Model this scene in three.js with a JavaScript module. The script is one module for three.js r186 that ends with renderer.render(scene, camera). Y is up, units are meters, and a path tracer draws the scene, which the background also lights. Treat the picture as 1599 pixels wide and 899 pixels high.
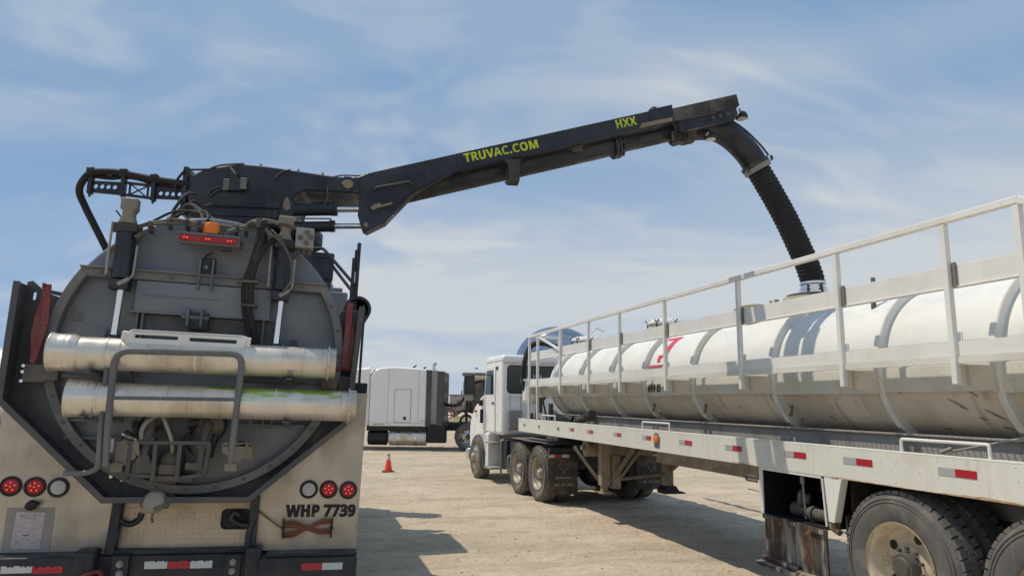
import * as THREE from 'three';
import { RoundedBoxGeometry } from 'three/addons/geometries/RoundedBoxGeometry.js';
import { mergeGeometries } from 'three/addons/utils/BufferGeometryUtils.js';
import { FontLoader } from 'three/addons/loaders/FontLoader.js';
import { TextGeometry } from 'three/addons/geometries/TextGeometry.js';

// ---------------------------------------------------------------- camera, sky, sun, exposure
const scene = new THREE.Scene();
const camera = new THREE.PerspectiveCamera(45.007, 1024 / 575, 0.1, 6000);
camera.position.set(0, 1.8, 0);
camera.rotation.order = 'YXZ';
camera.rotation.set(0.16261, -0.28238, 0.01222);
const renderer = new THREE.WebGLRenderer({ antialias: true });
renderer.setSize(1024, 575);
renderer.toneMapping = THREE.LinearToneMapping;
renderer.toneMappingExposure = 1.0;
renderer.shadowMap.enabled = true;
renderer.shadowMap.type = THREE.PCFSoftShadowMap;

const SUN = new THREE.Vector3(-0.48, 1, -0.28).normalize();

// seeded random and noise
function rng(seed) { let a = seed >>> 0; return () => { a = (a + 0x6D2B79F5) >>> 0; let t = a; t = Math.imul(t ^ (t >>> 15), t | 1); t ^= t + Math.imul(t ^ (t >>> 7), t | 61); return ((t ^ (t >>> 14)) >>> 0) / 4294967296; }; }
const h2 = (x, y, s) => { let n = Math.imul(x | 0, 374761393) + Math.imul(y | 0, 668265263) + Math.imul(s | 0, 974634277); n = Math.imul(n ^ (n >>> 13), 1274126177); n ^= n >>> 16; return (n >>> 0) / 4294967296; };
function vnoise(x, y, s, px = 1e9, py = px) {   // value noise, periodic in px, py
  const xi = Math.floor(x), yi = Math.floor(y), fx = x - xi, fy = y - yi;
  const u = fx * fx * fx * (fx * (fx * 6 - 15) + 10), v = fy * fy * fy * (fy * (fy * 6 - 15) + 10);
  const m = (a, p) => ((a % p) + p) % p, x0 = m(xi, px), x1 = m(xi + 1, px), y0 = m(yi, py), y1 = m(yi + 1, py);
  const a = h2(x0, y0, s), b = h2(x1, y0, s), c = h2(x0, y1, s), d = h2(x1, y1, s);
  return a + (b - a) * u + (c - a) * v + (a - b - c + d) * u * v;
}
function fbm(x, y, s, oct, px = 1e9, py = px) { let f = 0, a = 0.5, t = 0; for (let i = 0; i < oct; i++) { f += a * vnoise(x, y, s + i * 17, px, py); t += a; x *= 2; y *= 2; px *= 2; py *= 2; a *= 0.5; } return f / t; }
const clamp = (x, a = 0, b = 1) => Math.min(b, Math.max(a, x)), sst = (a, b, x) => { const t = clamp((x - a) / (b - a)); return t * t * (3 - 2 * t); }, lerp = (a, b, t) => a + (b - a) * t;

{ // sky: clear air with thin cirrus, computed per direction
  const W = 1536, H = 768, data = new Float32Array(W * H * 4), D = 180 / Math.PI;
  const low = [0.165, 0.350, 0.660], mid = [0.170, 0.325, 0.570], zen = [0.150, 0.285, 0.500], cl = [0.600, 0.640, 0.672];
  for (let j = 0; j < H; j++) for (let i = 0; i < W; i++) {
    const phi = ((i + 0.5) / W - 0.5) * 2 * Math.PI, th = ((j + 0.5) / H - 0.5) * Math.PI;
    const x = Math.cos(phi) * Math.cos(th), z = Math.sin(phi) * Math.cos(th), y = Math.sin(th), o = (j * W + i) * 4;
    const e = Math.max(y, 0), t1 = sst(0.10, 0.36, e), t2 = sst(0.3, 0.95, e);
    const c = [0, 1, 2].map((k) => lerp(lerp(low[k], mid[k], t1), zen[k], t2)); let d = 0;
    if (y > -0.04) {
      const el = Math.asin(e) * D, az = ((Math.atan2(x, -z) * D - 16.2 + 540) % 360) - 180;
      const px = x / (e + 0.20), pz = z / (e + 0.20), a = 0.28, ax = px * Math.cos(a) + pz * Math.sin(a), aw = -px * Math.sin(a) + pz * Math.cos(a);
      const wx = fbm(ax * 0.9, aw * 0.9, 5, 3) - 0.5, wz = fbm(ax * 0.9 + 9, aw * 0.9 + 3, 6, 3) - 0.5;
      const streak = fbm(ax * 0.8 + wx * 1.3 + 3.1, aw * 2.6 + wz * 1.6, 11, 5), wisps = fbm(ax * 2.4 + wx * 4.0, aw * 6 + wz * 4.0 + 7, 23, 5), veil = fbm(ax * 0.5 + 2.0 + wx * 0.6, aw * 0.7 + wz * 0.6, 31, 3);
      // a bank of thin cloud lies low ahead and to the right, clearer air to the left
      const open = Math.max(sst(-34, -10, az), 1 - sst(-120, -60, az)), bank = (1 - sst(8, 25, el + 8 * (veil - 0.5) + 5 * (streak - 0.5))) * (0.25 + 0.75 * open);
      const band = Math.exp(-Math.pow((el - 24.0 - 0.05 * az + 5 * (veil - 0.5)) / 2.6, 2)) * sst(-2, 16, az) * (1 - sst(70, 110, az));
      const fine = fbm(ax * 5.5 + wx * 7 + 21, aw * 13 + wz * 7 + 5, 37, 5), plume = fbm(ax * 1.6 + wx * 5 + 40, aw * 3.2 + wz * 5 + 13, 41, 5);
      d = 0.07 + 0.68 * bank + 0.20 * sst(0.30, 0.74, streak) + 0.25 * sst(0.40, 0.76, wisps) * sst(0.30, 0.62, plume) + 0.14 * sst(0.45, 0.75, fine) * sst(0.35, 0.6, streak) + 0.26 * band + 0.05 * sst(24, 34, el);
      d += bank * 0.14 * (sst(0.3, 0.7, streak) - 0.5) - 0.05 * bank * (1 - sst(1, 6, el));
      d = clamp(d, 0, 0.97);
    }
    const glow = Math.pow(clamp(x * SUN.x + y * SUN.y + z * SUN.z), 8) * 0.25;
    for (let k = 0; k < 3; k++) {
      let v = lerp(c[k], cl[k], d) * (1 + glow);
      if (y < 0) v = lerp(v, [0.40, 0.345, 0.27][k], sst(0, -0.03, y));
      data[o + k] = v;
    }
    data[o + 3] = 1;
  }
  const sky = new THREE.DataTexture(data, W, H, THREE.RGBAFormat, THREE.FloatType);
  sky.mapping = THREE.EquirectangularReflectionMapping; sky.magFilter = THREE.LinearFilter; sky.needsUpdate = true; sky.name = 'sky';
  scene.background = sky; scene.environment = sky;
}
const sun = new THREE.DirectionalLight(0xfff2de, 3.15);
sun.target.position.set(2, 0, -10); sun.position.copy(SUN).multiplyScalar(60).add(sun.target.position);
sun.castShadow = true; sun.shadow.mapSize.set(4096, 4096);
Object.assign(sun.shadow.camera, { left: -40, right: 40, top: 40, bottom: -40, near: 1, far: 200 });
scene.add(sun, sun.target);

// ---------------------------------------------------------------- textures and materials
function tex(size, fn, srgb = true, repM = 1) {   // fn(u, v) in 0..1, periodic; texture covers repM metres
  const d = new Uint8Array(size * size * 4);
  for (let j = 0; j < size; j++) for (let i = 0; i < size; i++) {
    const c = fn(i / size, j / size), o = (j * size + i) * 4;
    for (let k = 0; k < 3; k++) { let v = Array.isArray(c) ? c[k] : c; v = clamp(v); if (srgb) v = v <= 0.0031308 ? v * 12.92 : 1.055 * Math.pow(v, 1 / 2.4) - 0.055; d[o + k] = Math.round(v * 255); }
    d[o + 3] = 255;
  }
  const t = new THREE.DataTexture(d, size, size, THREE.RGBAFormat);
  t.wrapS = t.wrapT = THREE.RepeatWrapping; t.magFilter = THREE.LinearFilter; t.minFilter = THREE.LinearMipmapLinearFilter; t.generateMipmaps = true;
  if (srgb) t.colorSpace = THREE.SRGBColorSpace;
  t.repeat.set(1 / repM, 1 / repM); t.needsUpdate = true; return t;
}
const mixc = (a, b, t) => [lerp(a[0], b[0], t), lerp(a[1], b[1], t), lerp(a[2], b[2], t)];
// dirt(base, dust colour, amounts): paint with cloudy dust, drips and specks
function paintTex(base, dust, { cloud = 0.35, drip = 0.3, speck = 0.5, seed = 1, size = 384, m = 2, dripCol = null } = {}) {
  const dc = dripCol || dust;
  return tex(size, (u, v) => {
    const n = fbm(u * 6, v * 6, seed, 6, 6), f = fbm(u * 40, v * 40, seed + 3, 3, 40);
    const s = fbm(u * 48, v * 3, seed + 7, 4, 48, 3), sm = fbm(u * 5, v * 5, seed + 9, 3, 5);
    let c = mixc(base, dust, clamp(cloud * sst(0.42, 0.75, n) + cloud * 0.35 * (f - 0.35)));
    c = mixc(c, dc, drip * sst(0.56, 0.8, s) * sst(0.4, 0.65, sm));
    const k = vnoise(u * 128, v * 128, seed + 13, 128);
    if (k > 0.93) c = mixc(c, dc, speck * (k - 0.93) / 0.07);
    return c;
  }, true, m);
}
const grit = tex(512, (u, v) => 0.55 * fbm(u * 16, v * 16, 71, 5, 16) + 0.45 * fbm(u * 90, v * 90, 77, 2, 90), false, 1);
const roughMap = (lo, hi, seed, m = 1.5) => tex(256, (u, v) => lerp(lo, hi, sst(0.3, 0.7, fbm(u * 8, v * 8, seed, 5, 8))), false, m);
const std = (name, o) => { const m = new THREE.MeshStandardMaterial(o); m.name = name; return m; };
const lin = (r, g, b) => new THREE.Color().setRGB(r, g, b);
const R1 = roughMap(0.35, 0.7, 41), R2 = roughMap(0.55, 0.95, 43), R3 = roughMap(0.22, 0.5, 47);
const M = {
  white: std('white_paint', { map: paintTex([0.79, 0.79, 0.75], [0.56, 0.50, 0.40], { cloud: 0.2, drip: 0.18, speck: 0.5, seed: 3 }), roughnessMap: R1, roughness: 1 }),
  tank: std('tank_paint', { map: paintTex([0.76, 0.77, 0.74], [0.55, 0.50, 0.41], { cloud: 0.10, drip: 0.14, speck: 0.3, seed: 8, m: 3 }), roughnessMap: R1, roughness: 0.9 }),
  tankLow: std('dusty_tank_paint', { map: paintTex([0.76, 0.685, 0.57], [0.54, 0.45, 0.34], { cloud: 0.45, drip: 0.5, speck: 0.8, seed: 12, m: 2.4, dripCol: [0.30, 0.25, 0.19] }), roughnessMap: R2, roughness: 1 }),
  rail: std('rail_paint', { map: paintTex([0.71, 0.71, 0.64], [0.48, 0.40, 0.29], { cloud: 0.25, drip: 0.25, speck: 1, seed: 15, m: 1.6, dripCol: [0.33, 0.26, 0.18] }), roughnessMap: R1, roughness: 1 }),
  cab: std('cab_paint', { map: paintTex([0.86, 0.86, 0.83], [0.70, 0.65, 0.57], { cloud: 0.2, drip: 0.1, speck: 0.2, seed: 19, m: 3 }), roughnessMap: R3, roughness: 0.9 }),
  grey: std('grey_steel_paint', { map: paintTex([0.165, 0.185, 0.212], [0.235, 0.225, 0.205], { cloud: 0.5, drip: 0.35, speck: 0.6, seed: 22 }), roughnessMap: R1, roughness: 1, bumpMap: grit, bumpScale: 0.0008 }),
  greyDusty: std('dusty_grey_paint', { map: paintTex([0.135, 0.142, 0.150], [0.22, 0.205, 0.175], { cloud: 0.5, drip: 0.35, speck: 0.8, seed: 25, m: 1.2 }), roughnessMap: R2, roughness: 1 }),
  tray: std('charcoal_paint', { map: paintTex([0.060, 0.065, 0.073], [0.14, 0.12, 0.10], { cloud: 0.3, drip: 0.3, speck: 0.6, seed: 28 }), roughnessMap: R1, roughness: 1 }),
  black: std('black_paint', { map: paintTex([0.014, 0.018, 0.027], [0.068, 0.066, 0.064], { cloud: 0.2, drip: 0.2, speck: 0.8, seed: 33 }), roughnessMap: R1, roughness: 0.95 }),
  blackDusty: std('dusty_black_paint', { map: paintTex([0.035, 0.035, 0.036], [0.17, 0.14, 0.11], { cloud: 0.6, drip: 0.4, speck: 0.8, seed: 36, m: 1 }), roughnessMap: R2, roughness: 1 }),
  rubber: std('rubber', { map: paintTex([0.022, 0.022, 0.023], [0.075, 0.066, 0.055], { cloud: 0.45, drip: 0.2, speck: 0.4, seed: 39, m: 1 }), roughness: 0.85 }),
  hose: std('hose_rubber', { map: paintTex([0.011, 0.011, 0.012], [0.05, 0.046, 0.04], { cloud: 0.3, drip: 0.2, speck: 0.3, seed: 40, m: 1 }), roughness: 0.75 }),
  tyre: std('tyre_rubber', { map: paintTex([0.110, 0.111, 0.108], [0.21, 0.19, 0.16], { cloud: 0.75, drip: 0.2, speck: 0.5, seed: 44, m: 1 }), roughness: 0.92, bumpMap: grit, bumpScale: 0.001 }),
  chrome: std('chrome', { color: lin(0.72, 0.73, 0.75), metalness: 1, roughness: 0.14 }),
  dusty: std('dusty_aluminium', { map: paintTex([0.40, 0.37, 0.32], [0.20, 0.165, 0.125], { cloud: 0.8, drip: 0.3, speck: 0.4, seed: 171, m: 0.7 }), metalness: 0.4, roughness: 0.5 }),
  dustyTyre: std('dusty_tyre_rubber', { map: paintTex([0.10, 0.095, 0.088], [0.22, 0.195, 0.16], { cloud: 0.8, drip: 0.2, speck: 0.4, seed: 174, m: 1 }), roughness: 0.95 }),
  polish: std('polished_aluminium', { color: lin(0.46, 0.48, 0.51), metalness: 1, roughness: 0.09 }),
  alu: std('aluminium', { map: tex(512, (u, v) => { const n = fbm(u * 5, v * 5, 51, 5, 5), s = fbm(u * 60, v * 2, 53, 3, 60, 2), k = vnoise(u * 60, v * 60, 55, 60); let c = mixc([0.74, 0.69, 0.60], [0.42, 0.34, 0.24], 0.6 * sst(0.42, 0.78, n) + 0.3 * sst(0.55, 0.85, s)); return k > 0.985 ? mixc(c, [0.12, 0.10, 0.08], 0.7) : c; }, true, 1.1), metalness: 0.55, roughnessMap: R1, roughness: 0.72, vertexColors: false }),
  stainless: std('brushed_stainless', { map: tex(512, (u, v) => { const s = fbm(u * 110, v * 3, 61, 4, 110, 3), n = fbm(u * 5, v * 5, 63, 5, 5); return mixc([0.50, 0.455, 0.385], [0.34, 0.295, 0.235], clamp(0.22 * s + 0.55 * sst(0.38, 0.78, n))); }, true, 1.4), metalness: 0.72, roughnessMap: roughMap(0.34, 0.58, 65), roughness: 1 }),
  plainGrey: std('light_grey_paint', { map: paintTex([0.30, 0.30, 0.28], [0.22, 0.18, 0.13], { cloud: 0.4, drip: 0.3, speck: 0.5, seed: 67 }), roughness: 0.6 }),
  gun: std('grey_casting', { map: paintTex([0.095, 0.09, 0.082], [0.20, 0.17, 0.135], { cloud: 0.6, drip: 0.3, speck: 0.8, seed: 70, m: 0.8 }), roughness: 0.7, metalness: 0.25 }),
  tan: std('tan_dusty_paint', { map: paintTex([0.30, 0.245, 0.175], [0.17, 0.135, 0.10], { cloud: 0.6, drip: 0.4, speck: 0.8, seed: 73, m: 1 }), roughness: 0.8 }),
  beige: std('beige_paint', { map: paintTex([0.24, 0.21, 0.165], [0.13, 0.105, 0.08], { cloud: 0.4, drip: 0.4, speck: 0.6, seed: 75, m: 0.8 }), roughness: 0.6 }),
  cream: std('cream_wheel_paint', { map: paintTex([0.60, 0.52, 0.38], [0.28, 0.21, 0.14], { cloud: 0.5, drip: 0.3, speck: 1, seed: 79, m: 0.8 }), roughness: 0.55 }),
  rust: std('rusty_steel', { map: tex(512, (u, v) => { const n = fbm(u * 5, v * 5, 81, 6, 5), s = fbm(u * 14, v * 1, 83, 5, 14, 1), k = fbm(u * 30, v * 30, 85, 3, 30); let c = mixc([0.26, 0.245, 0.22], [0.075, 0.042, 0.024], sst(0.42, 0.6, 0.6 * s + 0.4 * n)); c = mixc(c, [0.30, 0.13, 0.05], 0.6 * sst(0.55, 0.7, k) * sst(0.5, 0.65, n)); return mixc(c, [0.03, 0.026, 0.022], 0.8 * sst(0.56, 0.7, fbm(u * 9, v * 2, 87, 4, 9, 2))); }, true, 0.9), roughness: 0.9 }),
  red: std('dark_red_paint', { map: paintTex([0.20, 0.018, 0.022], [0.16, 0.10, 0.08], { cloud: 0.45, drip: 0.3, speck: 0.5, seed: 90, m: 0.7 }), roughness: 0.55 }),
  tapeRed: std('red_reflective_tape', { color: lin(0.42, 0.022, 0.035), roughness: 0.35 }),
  tapeWhite: std('white_reflective_tape', { color: lin(0.55, 0.56, 0.55), roughness: 0.35 }),
  tapeGrey: std('grey_reflective_tape', { color: lin(0.40, 0.41, 0.40), roughness: 0.3 }),
  lensRed: std('red_lamp_lens', { color: lin(0.14, 0.006, 0.009), roughness: 0.25, emissive: lin(0.30, 0.008, 0.012), emissiveIntensity: 0.3 }),
  led: std('red_led', { color: lin(0.5, 0.05, 0.04), emissive: lin(1, 0.10, 0.08), emissiveIntensity: 1.3 }),
  lensClear: std('clear_lamp_lens', { map: tex(128, (u, v) => 0.46 + 0.05 * Math.sin(v * Math.PI * 2 * 6) , true, 0.12), roughness: 0.25 }),
  amber: std('amber_lens', { color: lin(0.78, 0.20, 0.012), roughness: 0.3 }),
  lime: std('lime_lettering', { map: paintTex([0.60, 0.72, 0.03], [0.26, 0.30, 0.08], { cloud: 0.5, drip: 0.4, speck: 1, seed: 181, m: 0.5, size: 256 }), roughness: 0.6 }),
  ink: std('black_lettering', { color: lin(0.012, 0.012, 0.012), roughness: 0.6 }),
  wornInk: std('worn_black_lettering', { map: tex(256, (u, v) => { const n = fbm(u * 9, v * 24, 191, 5, 9, 24), k = fbm(u * 30, v * 12, 193, 3, 30, 12); return mixc([0.014, 0.014, 0.014], [0.30, 0.26, 0.20], 0.7 * sst(0.69, 0.75, 0.6 * n + 0.4 * k)); }, true, 0.5), roughness: 0.7 }),
  scuff: std('scuffed_paint', { map: paintTex([0.30, 0.26, 0.21], [0.13, 0.11, 0.09], { cloud: 0.9, drip: 0.5, speck: 1, seed: 195, m: 0.3, size: 256 }), roughness: 0.9 }),
  rustEdge: std('rust_stain', { map: paintTex([0.50, 0.40, 0.27], [0.36, 0.17, 0.06], { cloud: 0.9, drip: 0.6, speck: 1, seed: 197, m: 0.5, size: 256 }), roughness: 0.9 }),
  redPrint: std('red_lettering', { color: lin(0.62, 0.05, 0.085), roughness: 0.5 }),
  greyPrint: std('grey_lettering', { color: lin(0.27, 0.23, 0.18), roughness: 0.8 }),
  glass: std('dark_glass', { color: lin(0.022, 0.034, 0.033), roughness: 0.07 }),
  plate: std('diamond_plate', { map: paintTex([0.52, 0.44, 0.33], [0.34, 0.27, 0.19], { cloud: 0.5, drip: 0.2, speck: 0.5, seed: 95, m: 1 }), metalness: 0.5, roughness: 0.55, bumpScale: 0.002, bumpMap: tex(256, (u, v) => { const g = 8, cx = u * g, cy = v * g, ix = Math.floor(cx), iy = Math.floor(cy), s = (ix + iy) % 2 ? 1 : -1, dx = cx - ix - 0.5, dy = cy - iy - 0.5, p = (dx + s * dy) * 0.7071, q = (dx - s * dy) * 0.7071; return clamp(1 - Math.pow(p / 0.42, 2) - Math.pow(q / 0.13, 2)); }, false, 0.28) }),
  rope: std('orange_cord', { color: lin(0.22, 0.085, 0.042), roughness: 0.8 }),
  cone: std('orange_cone_plastic', { color: lin(0.85, 0.075, 0.018), roughness: 0.5 }),
  pale: std('pale_yellow_paint', { color: lin(0.62, 0.56, 0.34), roughness: 0.7 }),
  mud: std('muddy_rubber', { map: paintTex([0.045, 0.041, 0.037], [0.13, 0.10, 0.075], { cloud: 0.7, drip: 0.5, speck: 0.8, seed: 99, m: 0.7 }), roughness: 0.9 }),
  frame: std('grey_frame_paint', { map: paintTex([0.36, 0.35, 0.33], [0.24, 0.20, 0.16], { cloud: 0.6, drip: 0.4, speck: 0.8, seed: 109, m: 1 }), roughness: 0.8 }),
  darkSteel: std('frame_steel', { map: paintTex([0.20, 0.185, 0.165], [0.10, 0.085, 0.07], { cloud: 0.6, drip: 0.4, speck: 0.8, seed: 101, m: 1 }), roughness: 0.85 }),  // plain dark steel colour with blotchy dirt
};

// ---------------------------------------------------------------- helpers
const V = (x, y, z) => new THREE.Vector3(x, y, z);
function boxUV(g) {   // uv in metres by the dominant axis of each face
  const n = g.index ? g.toNonIndexed() : g, p = n.attributes.position, N = n.attributes.normal, uv = new Float32Array(p.count * 2);
  for (let i = 0; i < p.count; i += 3) {
    let ax = 0, ay = 0, az = 0;
    for (let k = 0; k < 3; k++) { ax += Math.abs(N.getX(i + k)); ay += Math.abs(N.getY(i + k)); az += Math.abs(N.getZ(i + k)); }
    for (let k = 0; k < 3; k++) {
      const x = p.getX(i + k), y = p.getY(i + k), z = p.getZ(i + k), o = (i + k) * 2;
      if (ax >= ay && ax >= az) { uv[o] = z; uv[o + 1] = y; } else if (ay >= az) { uv[o] = x; uv[o + 1] = z; } else { uv[o] = x; uv[o + 1] = y; }
    }
  }
  n.setAttribute('uv', new THREE.BufferAttribute(uv, 2));
  for (const k of Object.keys(n.attributes)) if (!['position', 'normal', 'uv', 'color'].includes(k)) n.deleteAttribute(k);
  return n;
}
const used = new Map();
function numbered(name) { const n = used.get(name) || 0; used.set(name, n + 1); return n ? `${name}_${String(n).padStart(3, '0')}` : name; }
function thing(name, label, category, pos = [0, 0, 0], group) {
  const g = new THREE.Group(); g.name = numbered(name); g.position.set(...pos); scene.add(g);
  Object.assign(g.userData, { label, category }); if (group) g.userData.group = group;
  return g;
}
function part(name, geos, mat, parent, opt = {}) {
  const list = (Array.isArray(geos) ? geos : [geos]).map((g) => opt.rawUV ? (g.index ? g.toNonIndexed() : g) : boxUV(g));
  const g = list.length > 1 ? mergeGeometries(list) : list[0];
  if (opt.fit) { g.applyMatrix4(opt.fit); }
  if (opt.off) g.translate(-opt.off[0], -opt.off[1], -opt.off[2]);
  const m = new THREE.Mesh(g, mat); m.name = name; m.castShadow = m.receiveShadow = true;
  if (opt.label) m.userData.label = opt.label; if (opt.kind) m.userData.kind = opt.kind;
  parent.add(m); return m;
}
function each(name, geos, mat, parent, opt) { return geos.map((g) => part(name, g, mat, parent, opt)); }
function box(x0, x1, y0, y1, z0, z1, r = 0) {
  const w = Math.abs(x1 - x0), h = Math.abs(y1 - y0), d = Math.abs(z1 - z0);
  r = Math.min(r, w / 2.05, h / 2.05, d / 2.05);
  const g = r > 0 ? new RoundedBoxGeometry(w, h, d, 2, r) : new THREE.BoxGeometry(w, h, d);
  return g.translate((x0 + x1) / 2, (y0 + y1) / 2, (z0 + z1) / 2);
}
function orient(g, a, b) {   // g along +y from 0: put from a to b
  const d = V().subVectors(b, a), q = new THREE.Quaternion().setFromUnitVectors(V(0, 1, 0), d.clone().normalize());
  return g.applyQuaternion(q).translate(a.x, a.y, a.z);
}
const A = (p) => p.isVector3 ? p : V(...p);
function cyl(a, b, r, r2 = r, seg = 20) { a = A(a); b = A(b); const l = a.distanceTo(b); return orient(new THREE.CylinderGeometry(r2, r, l, seg).translate(0, l / 2, 0), a, b); }
function ring(a, b, r, ri, seg = 40) { a = A(a); b = A(b); const l = a.distanceTo(b); const g = new THREE.LatheGeometry([new THREE.Vector2(ri, 0), new THREE.Vector2(r, 0), new THREE.Vector2(r, l), new THREE.Vector2(ri, l), new THREE.Vector2(ri, 0)], seg); return orient(hard(g), a, b); }
function hard(g) { const n = g.index ? g.toNonIndexed() : g; n.deleteAttribute('normal'); n.computeVertexNormals(); return n; }
function lathe(pts, a, b, seg = 48, flat = false) { a = A(a); b = A(b); let g = new THREE.LatheGeometry(pts.map((p) => new THREE.Vector2(...p)), seg); if (flat) g = hard(g); return orient(g, a, b); }
function bar(a, b, w, h = w, up = V(0, 1, 0)) {   // rectangular bar from a to b, w across, h along up
  a = A(a); b = A(b); const l = a.distanceTo(b), z = V().subVectors(b, a).normalize(); let u = up.clone();
  if (Math.abs(u.dot(z)) > 0.95) u = V(1, 0, 0);
  const x = V().crossVectors(u, z).normalize(), y = V().crossVectors(z, x);
  const r = Math.min(0.006, w / 4, h / 4);
  const g = new RoundedBoxGeometry(w, h, l, 1, r); g.applyMatrix4(new THREE.Matrix4().makeBasis(x, y, z));
  return g.translate((a.x + b.x) / 2, (a.y + b.y) / 2, (a.z + b.z) / 2);
}
function tube(pts, r, n = 0, seg = 10, tension = 0.5) { const c = new THREE.CatmullRomCurve3(pts.map(A), false, 'catmullrom', tension); return new THREE.TubeGeometry(c, n || pts.length * 8, r, seg); }
function pipeline(pts, r, seg = 10) { const g = []; for (let i = 0; i + 1 < pts.length; i++) { g.push(cyl(pts[i], pts[i + 1], r, r, seg)); if (i) g.push(new THREE.SphereGeometry(r, seg, 8).translate(...pts[i])); } return g; }
function roundPath(pts, rad) {   // straight runs with rounded corners
  const out = []; pts = pts.map(A);
  pts.forEach((p, i) => { if (!i || i === pts.length - 1) return out.push(p);
    const a = V().subVectors(pts[i - 1], p), b = V().subVectors(pts[i + 1], p), r = Math.min(rad, a.length() / 2, b.length() / 2); a.setLength(r); b.setLength(r);
    for (let k = 0; k <= 6; k++) { const t = k / 6, q = V().addScaledVector(a, (1 - t) * (1 - t)).addScaledVector(b, t * t); out.push(q.add(p)); } });
  return out;
}
function rail(pts, r, rad = 0.06, seg = 10) { const q = roundPath(pts, rad), c = new THREE.CurvePath(); for (let i = 0; i + 1 < q.length; i++) c.add(new THREE.LineCurve3(q[i], q[i + 1])); return pipeline(q.map((v) => [v.x, v.y, v.z]), r, seg); }
function shape(pts, holes = []) { const s = new THREE.Shape(pts.map((p) => new THREE.Vector2(...p))); for (const h of holes) s.holes.push(h.isPath ? h : new THREE.Path(h.map((p) => new THREE.Vector2(...p)))); return s; }
function circlePath(x, y, r) { const p = new THREE.Path(); p.absarc(x, y, r, 0, Math.PI * 2); p.isPath = true; return p; }
function rrPts(x0, x1, y0, y1, r, n = 5) { const o = []; for (const [cx, cy, a] of [[x1 - r, y1 - r, 0], [x0 + r, y1 - r, 1], [x0 + r, y0 + r, 2], [x1 - r, y0 + r, 3]]) for (let k = 0; k <= n; k++) { const t = (a + k / n) * Math.PI / 2; o.push([cx + r * Math.cos(t), cy + r * Math.sin(t)]); } return o; }
function ext(pts, z0, z1, { holes = [], bevel = 0.004 } = {}) {   // extrude outline in xy from z0 to z1
  const b = Math.min(bevel, Math.abs(z1 - z0) / 3), lo = Math.min(z0, z1), hi = Math.max(z0, z1);
  return new THREE.ExtrudeGeometry(shape(pts, holes), { depth: hi - lo - 2 * b, bevelEnabled: b > 0, bevelSize: b, bevelThickness: b, bevelOffset: -b, bevelSegments: 1, curveSegments: 10 }).translate(0, 0, lo + b);
}
const yzToWorld = (g) => g.applyMatrix4(new THREE.Matrix4().makeBasis(V(0, 0, 1), V(0, 1, 0), V(-1, 0, 0)));   // outline (z, y) extruded along -x
function extX(ptsZY, x0, x1, o) { return yzToWorld(ext(ptsZY, -x1, -x0, o)); }
const font = await new FontLoader().loadAsync('fonts/droid/droid_sans_bold.typeface.json');
function text(str, w, h, depth = 0.002, fat = 0) {   // text filling w x h, lower left corner at 0
  const g = new TextGeometry(str, { font, size: 1, depth, curveSegments: 6, bevelEnabled: fat > 0, bevelSize: fat, bevelThickness: depth * 0.3, bevelSegments: 1 }); g.computeBoundingBox(); const b = g.boundingBox;
  g.translate(-b.min.x, -b.min.y, 0); g.scale(w / (b.max.x - b.min.x), h / (b.max.y - b.min.y), 1); return g;
}
function sweep(curve, n, seg, radius) {   // tube of varying radius
  const f = curve.computeFrenetFrames(n, false), pos = [], idx = [];
  for (let i = 0; i <= n; i++) { const p = curve.getPointAt(i / n); for (let k = 0; k <= seg; k++) { const a = k / seg * Math.PI * 2, r = radius(i / n, a), c = Math.cos(a), s = Math.sin(a); pos.push(p.x + r * (c * f.normals[i].x + s * f.binormals[i].x), p.y + r * (c * f.normals[i].y + s * f.binormals[i].y), p.z + r * (c * f.normals[i].z + s * f.binormals[i].z)); } }
  for (let i = 0; i < n; i++) for (let k = 0; k < seg; k++) { const a = i * (seg + 1) + k, b = a + seg + 1; idx.push(a, a + 1, b, a + 1, b + 1, b); }
  const g = new THREE.BufferGeometry(); g.setAttribute('position', new THREE.Float32BufferAttribute(pos, 3)); g.setIndex(idx); g.computeVertexNormals(); return g;
}
function bolt(x, y, z, r = 0.012, d = 0.012) { return cyl([x, y, z], [x, y, z + d], r, r * 0.9, 6); }

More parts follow.
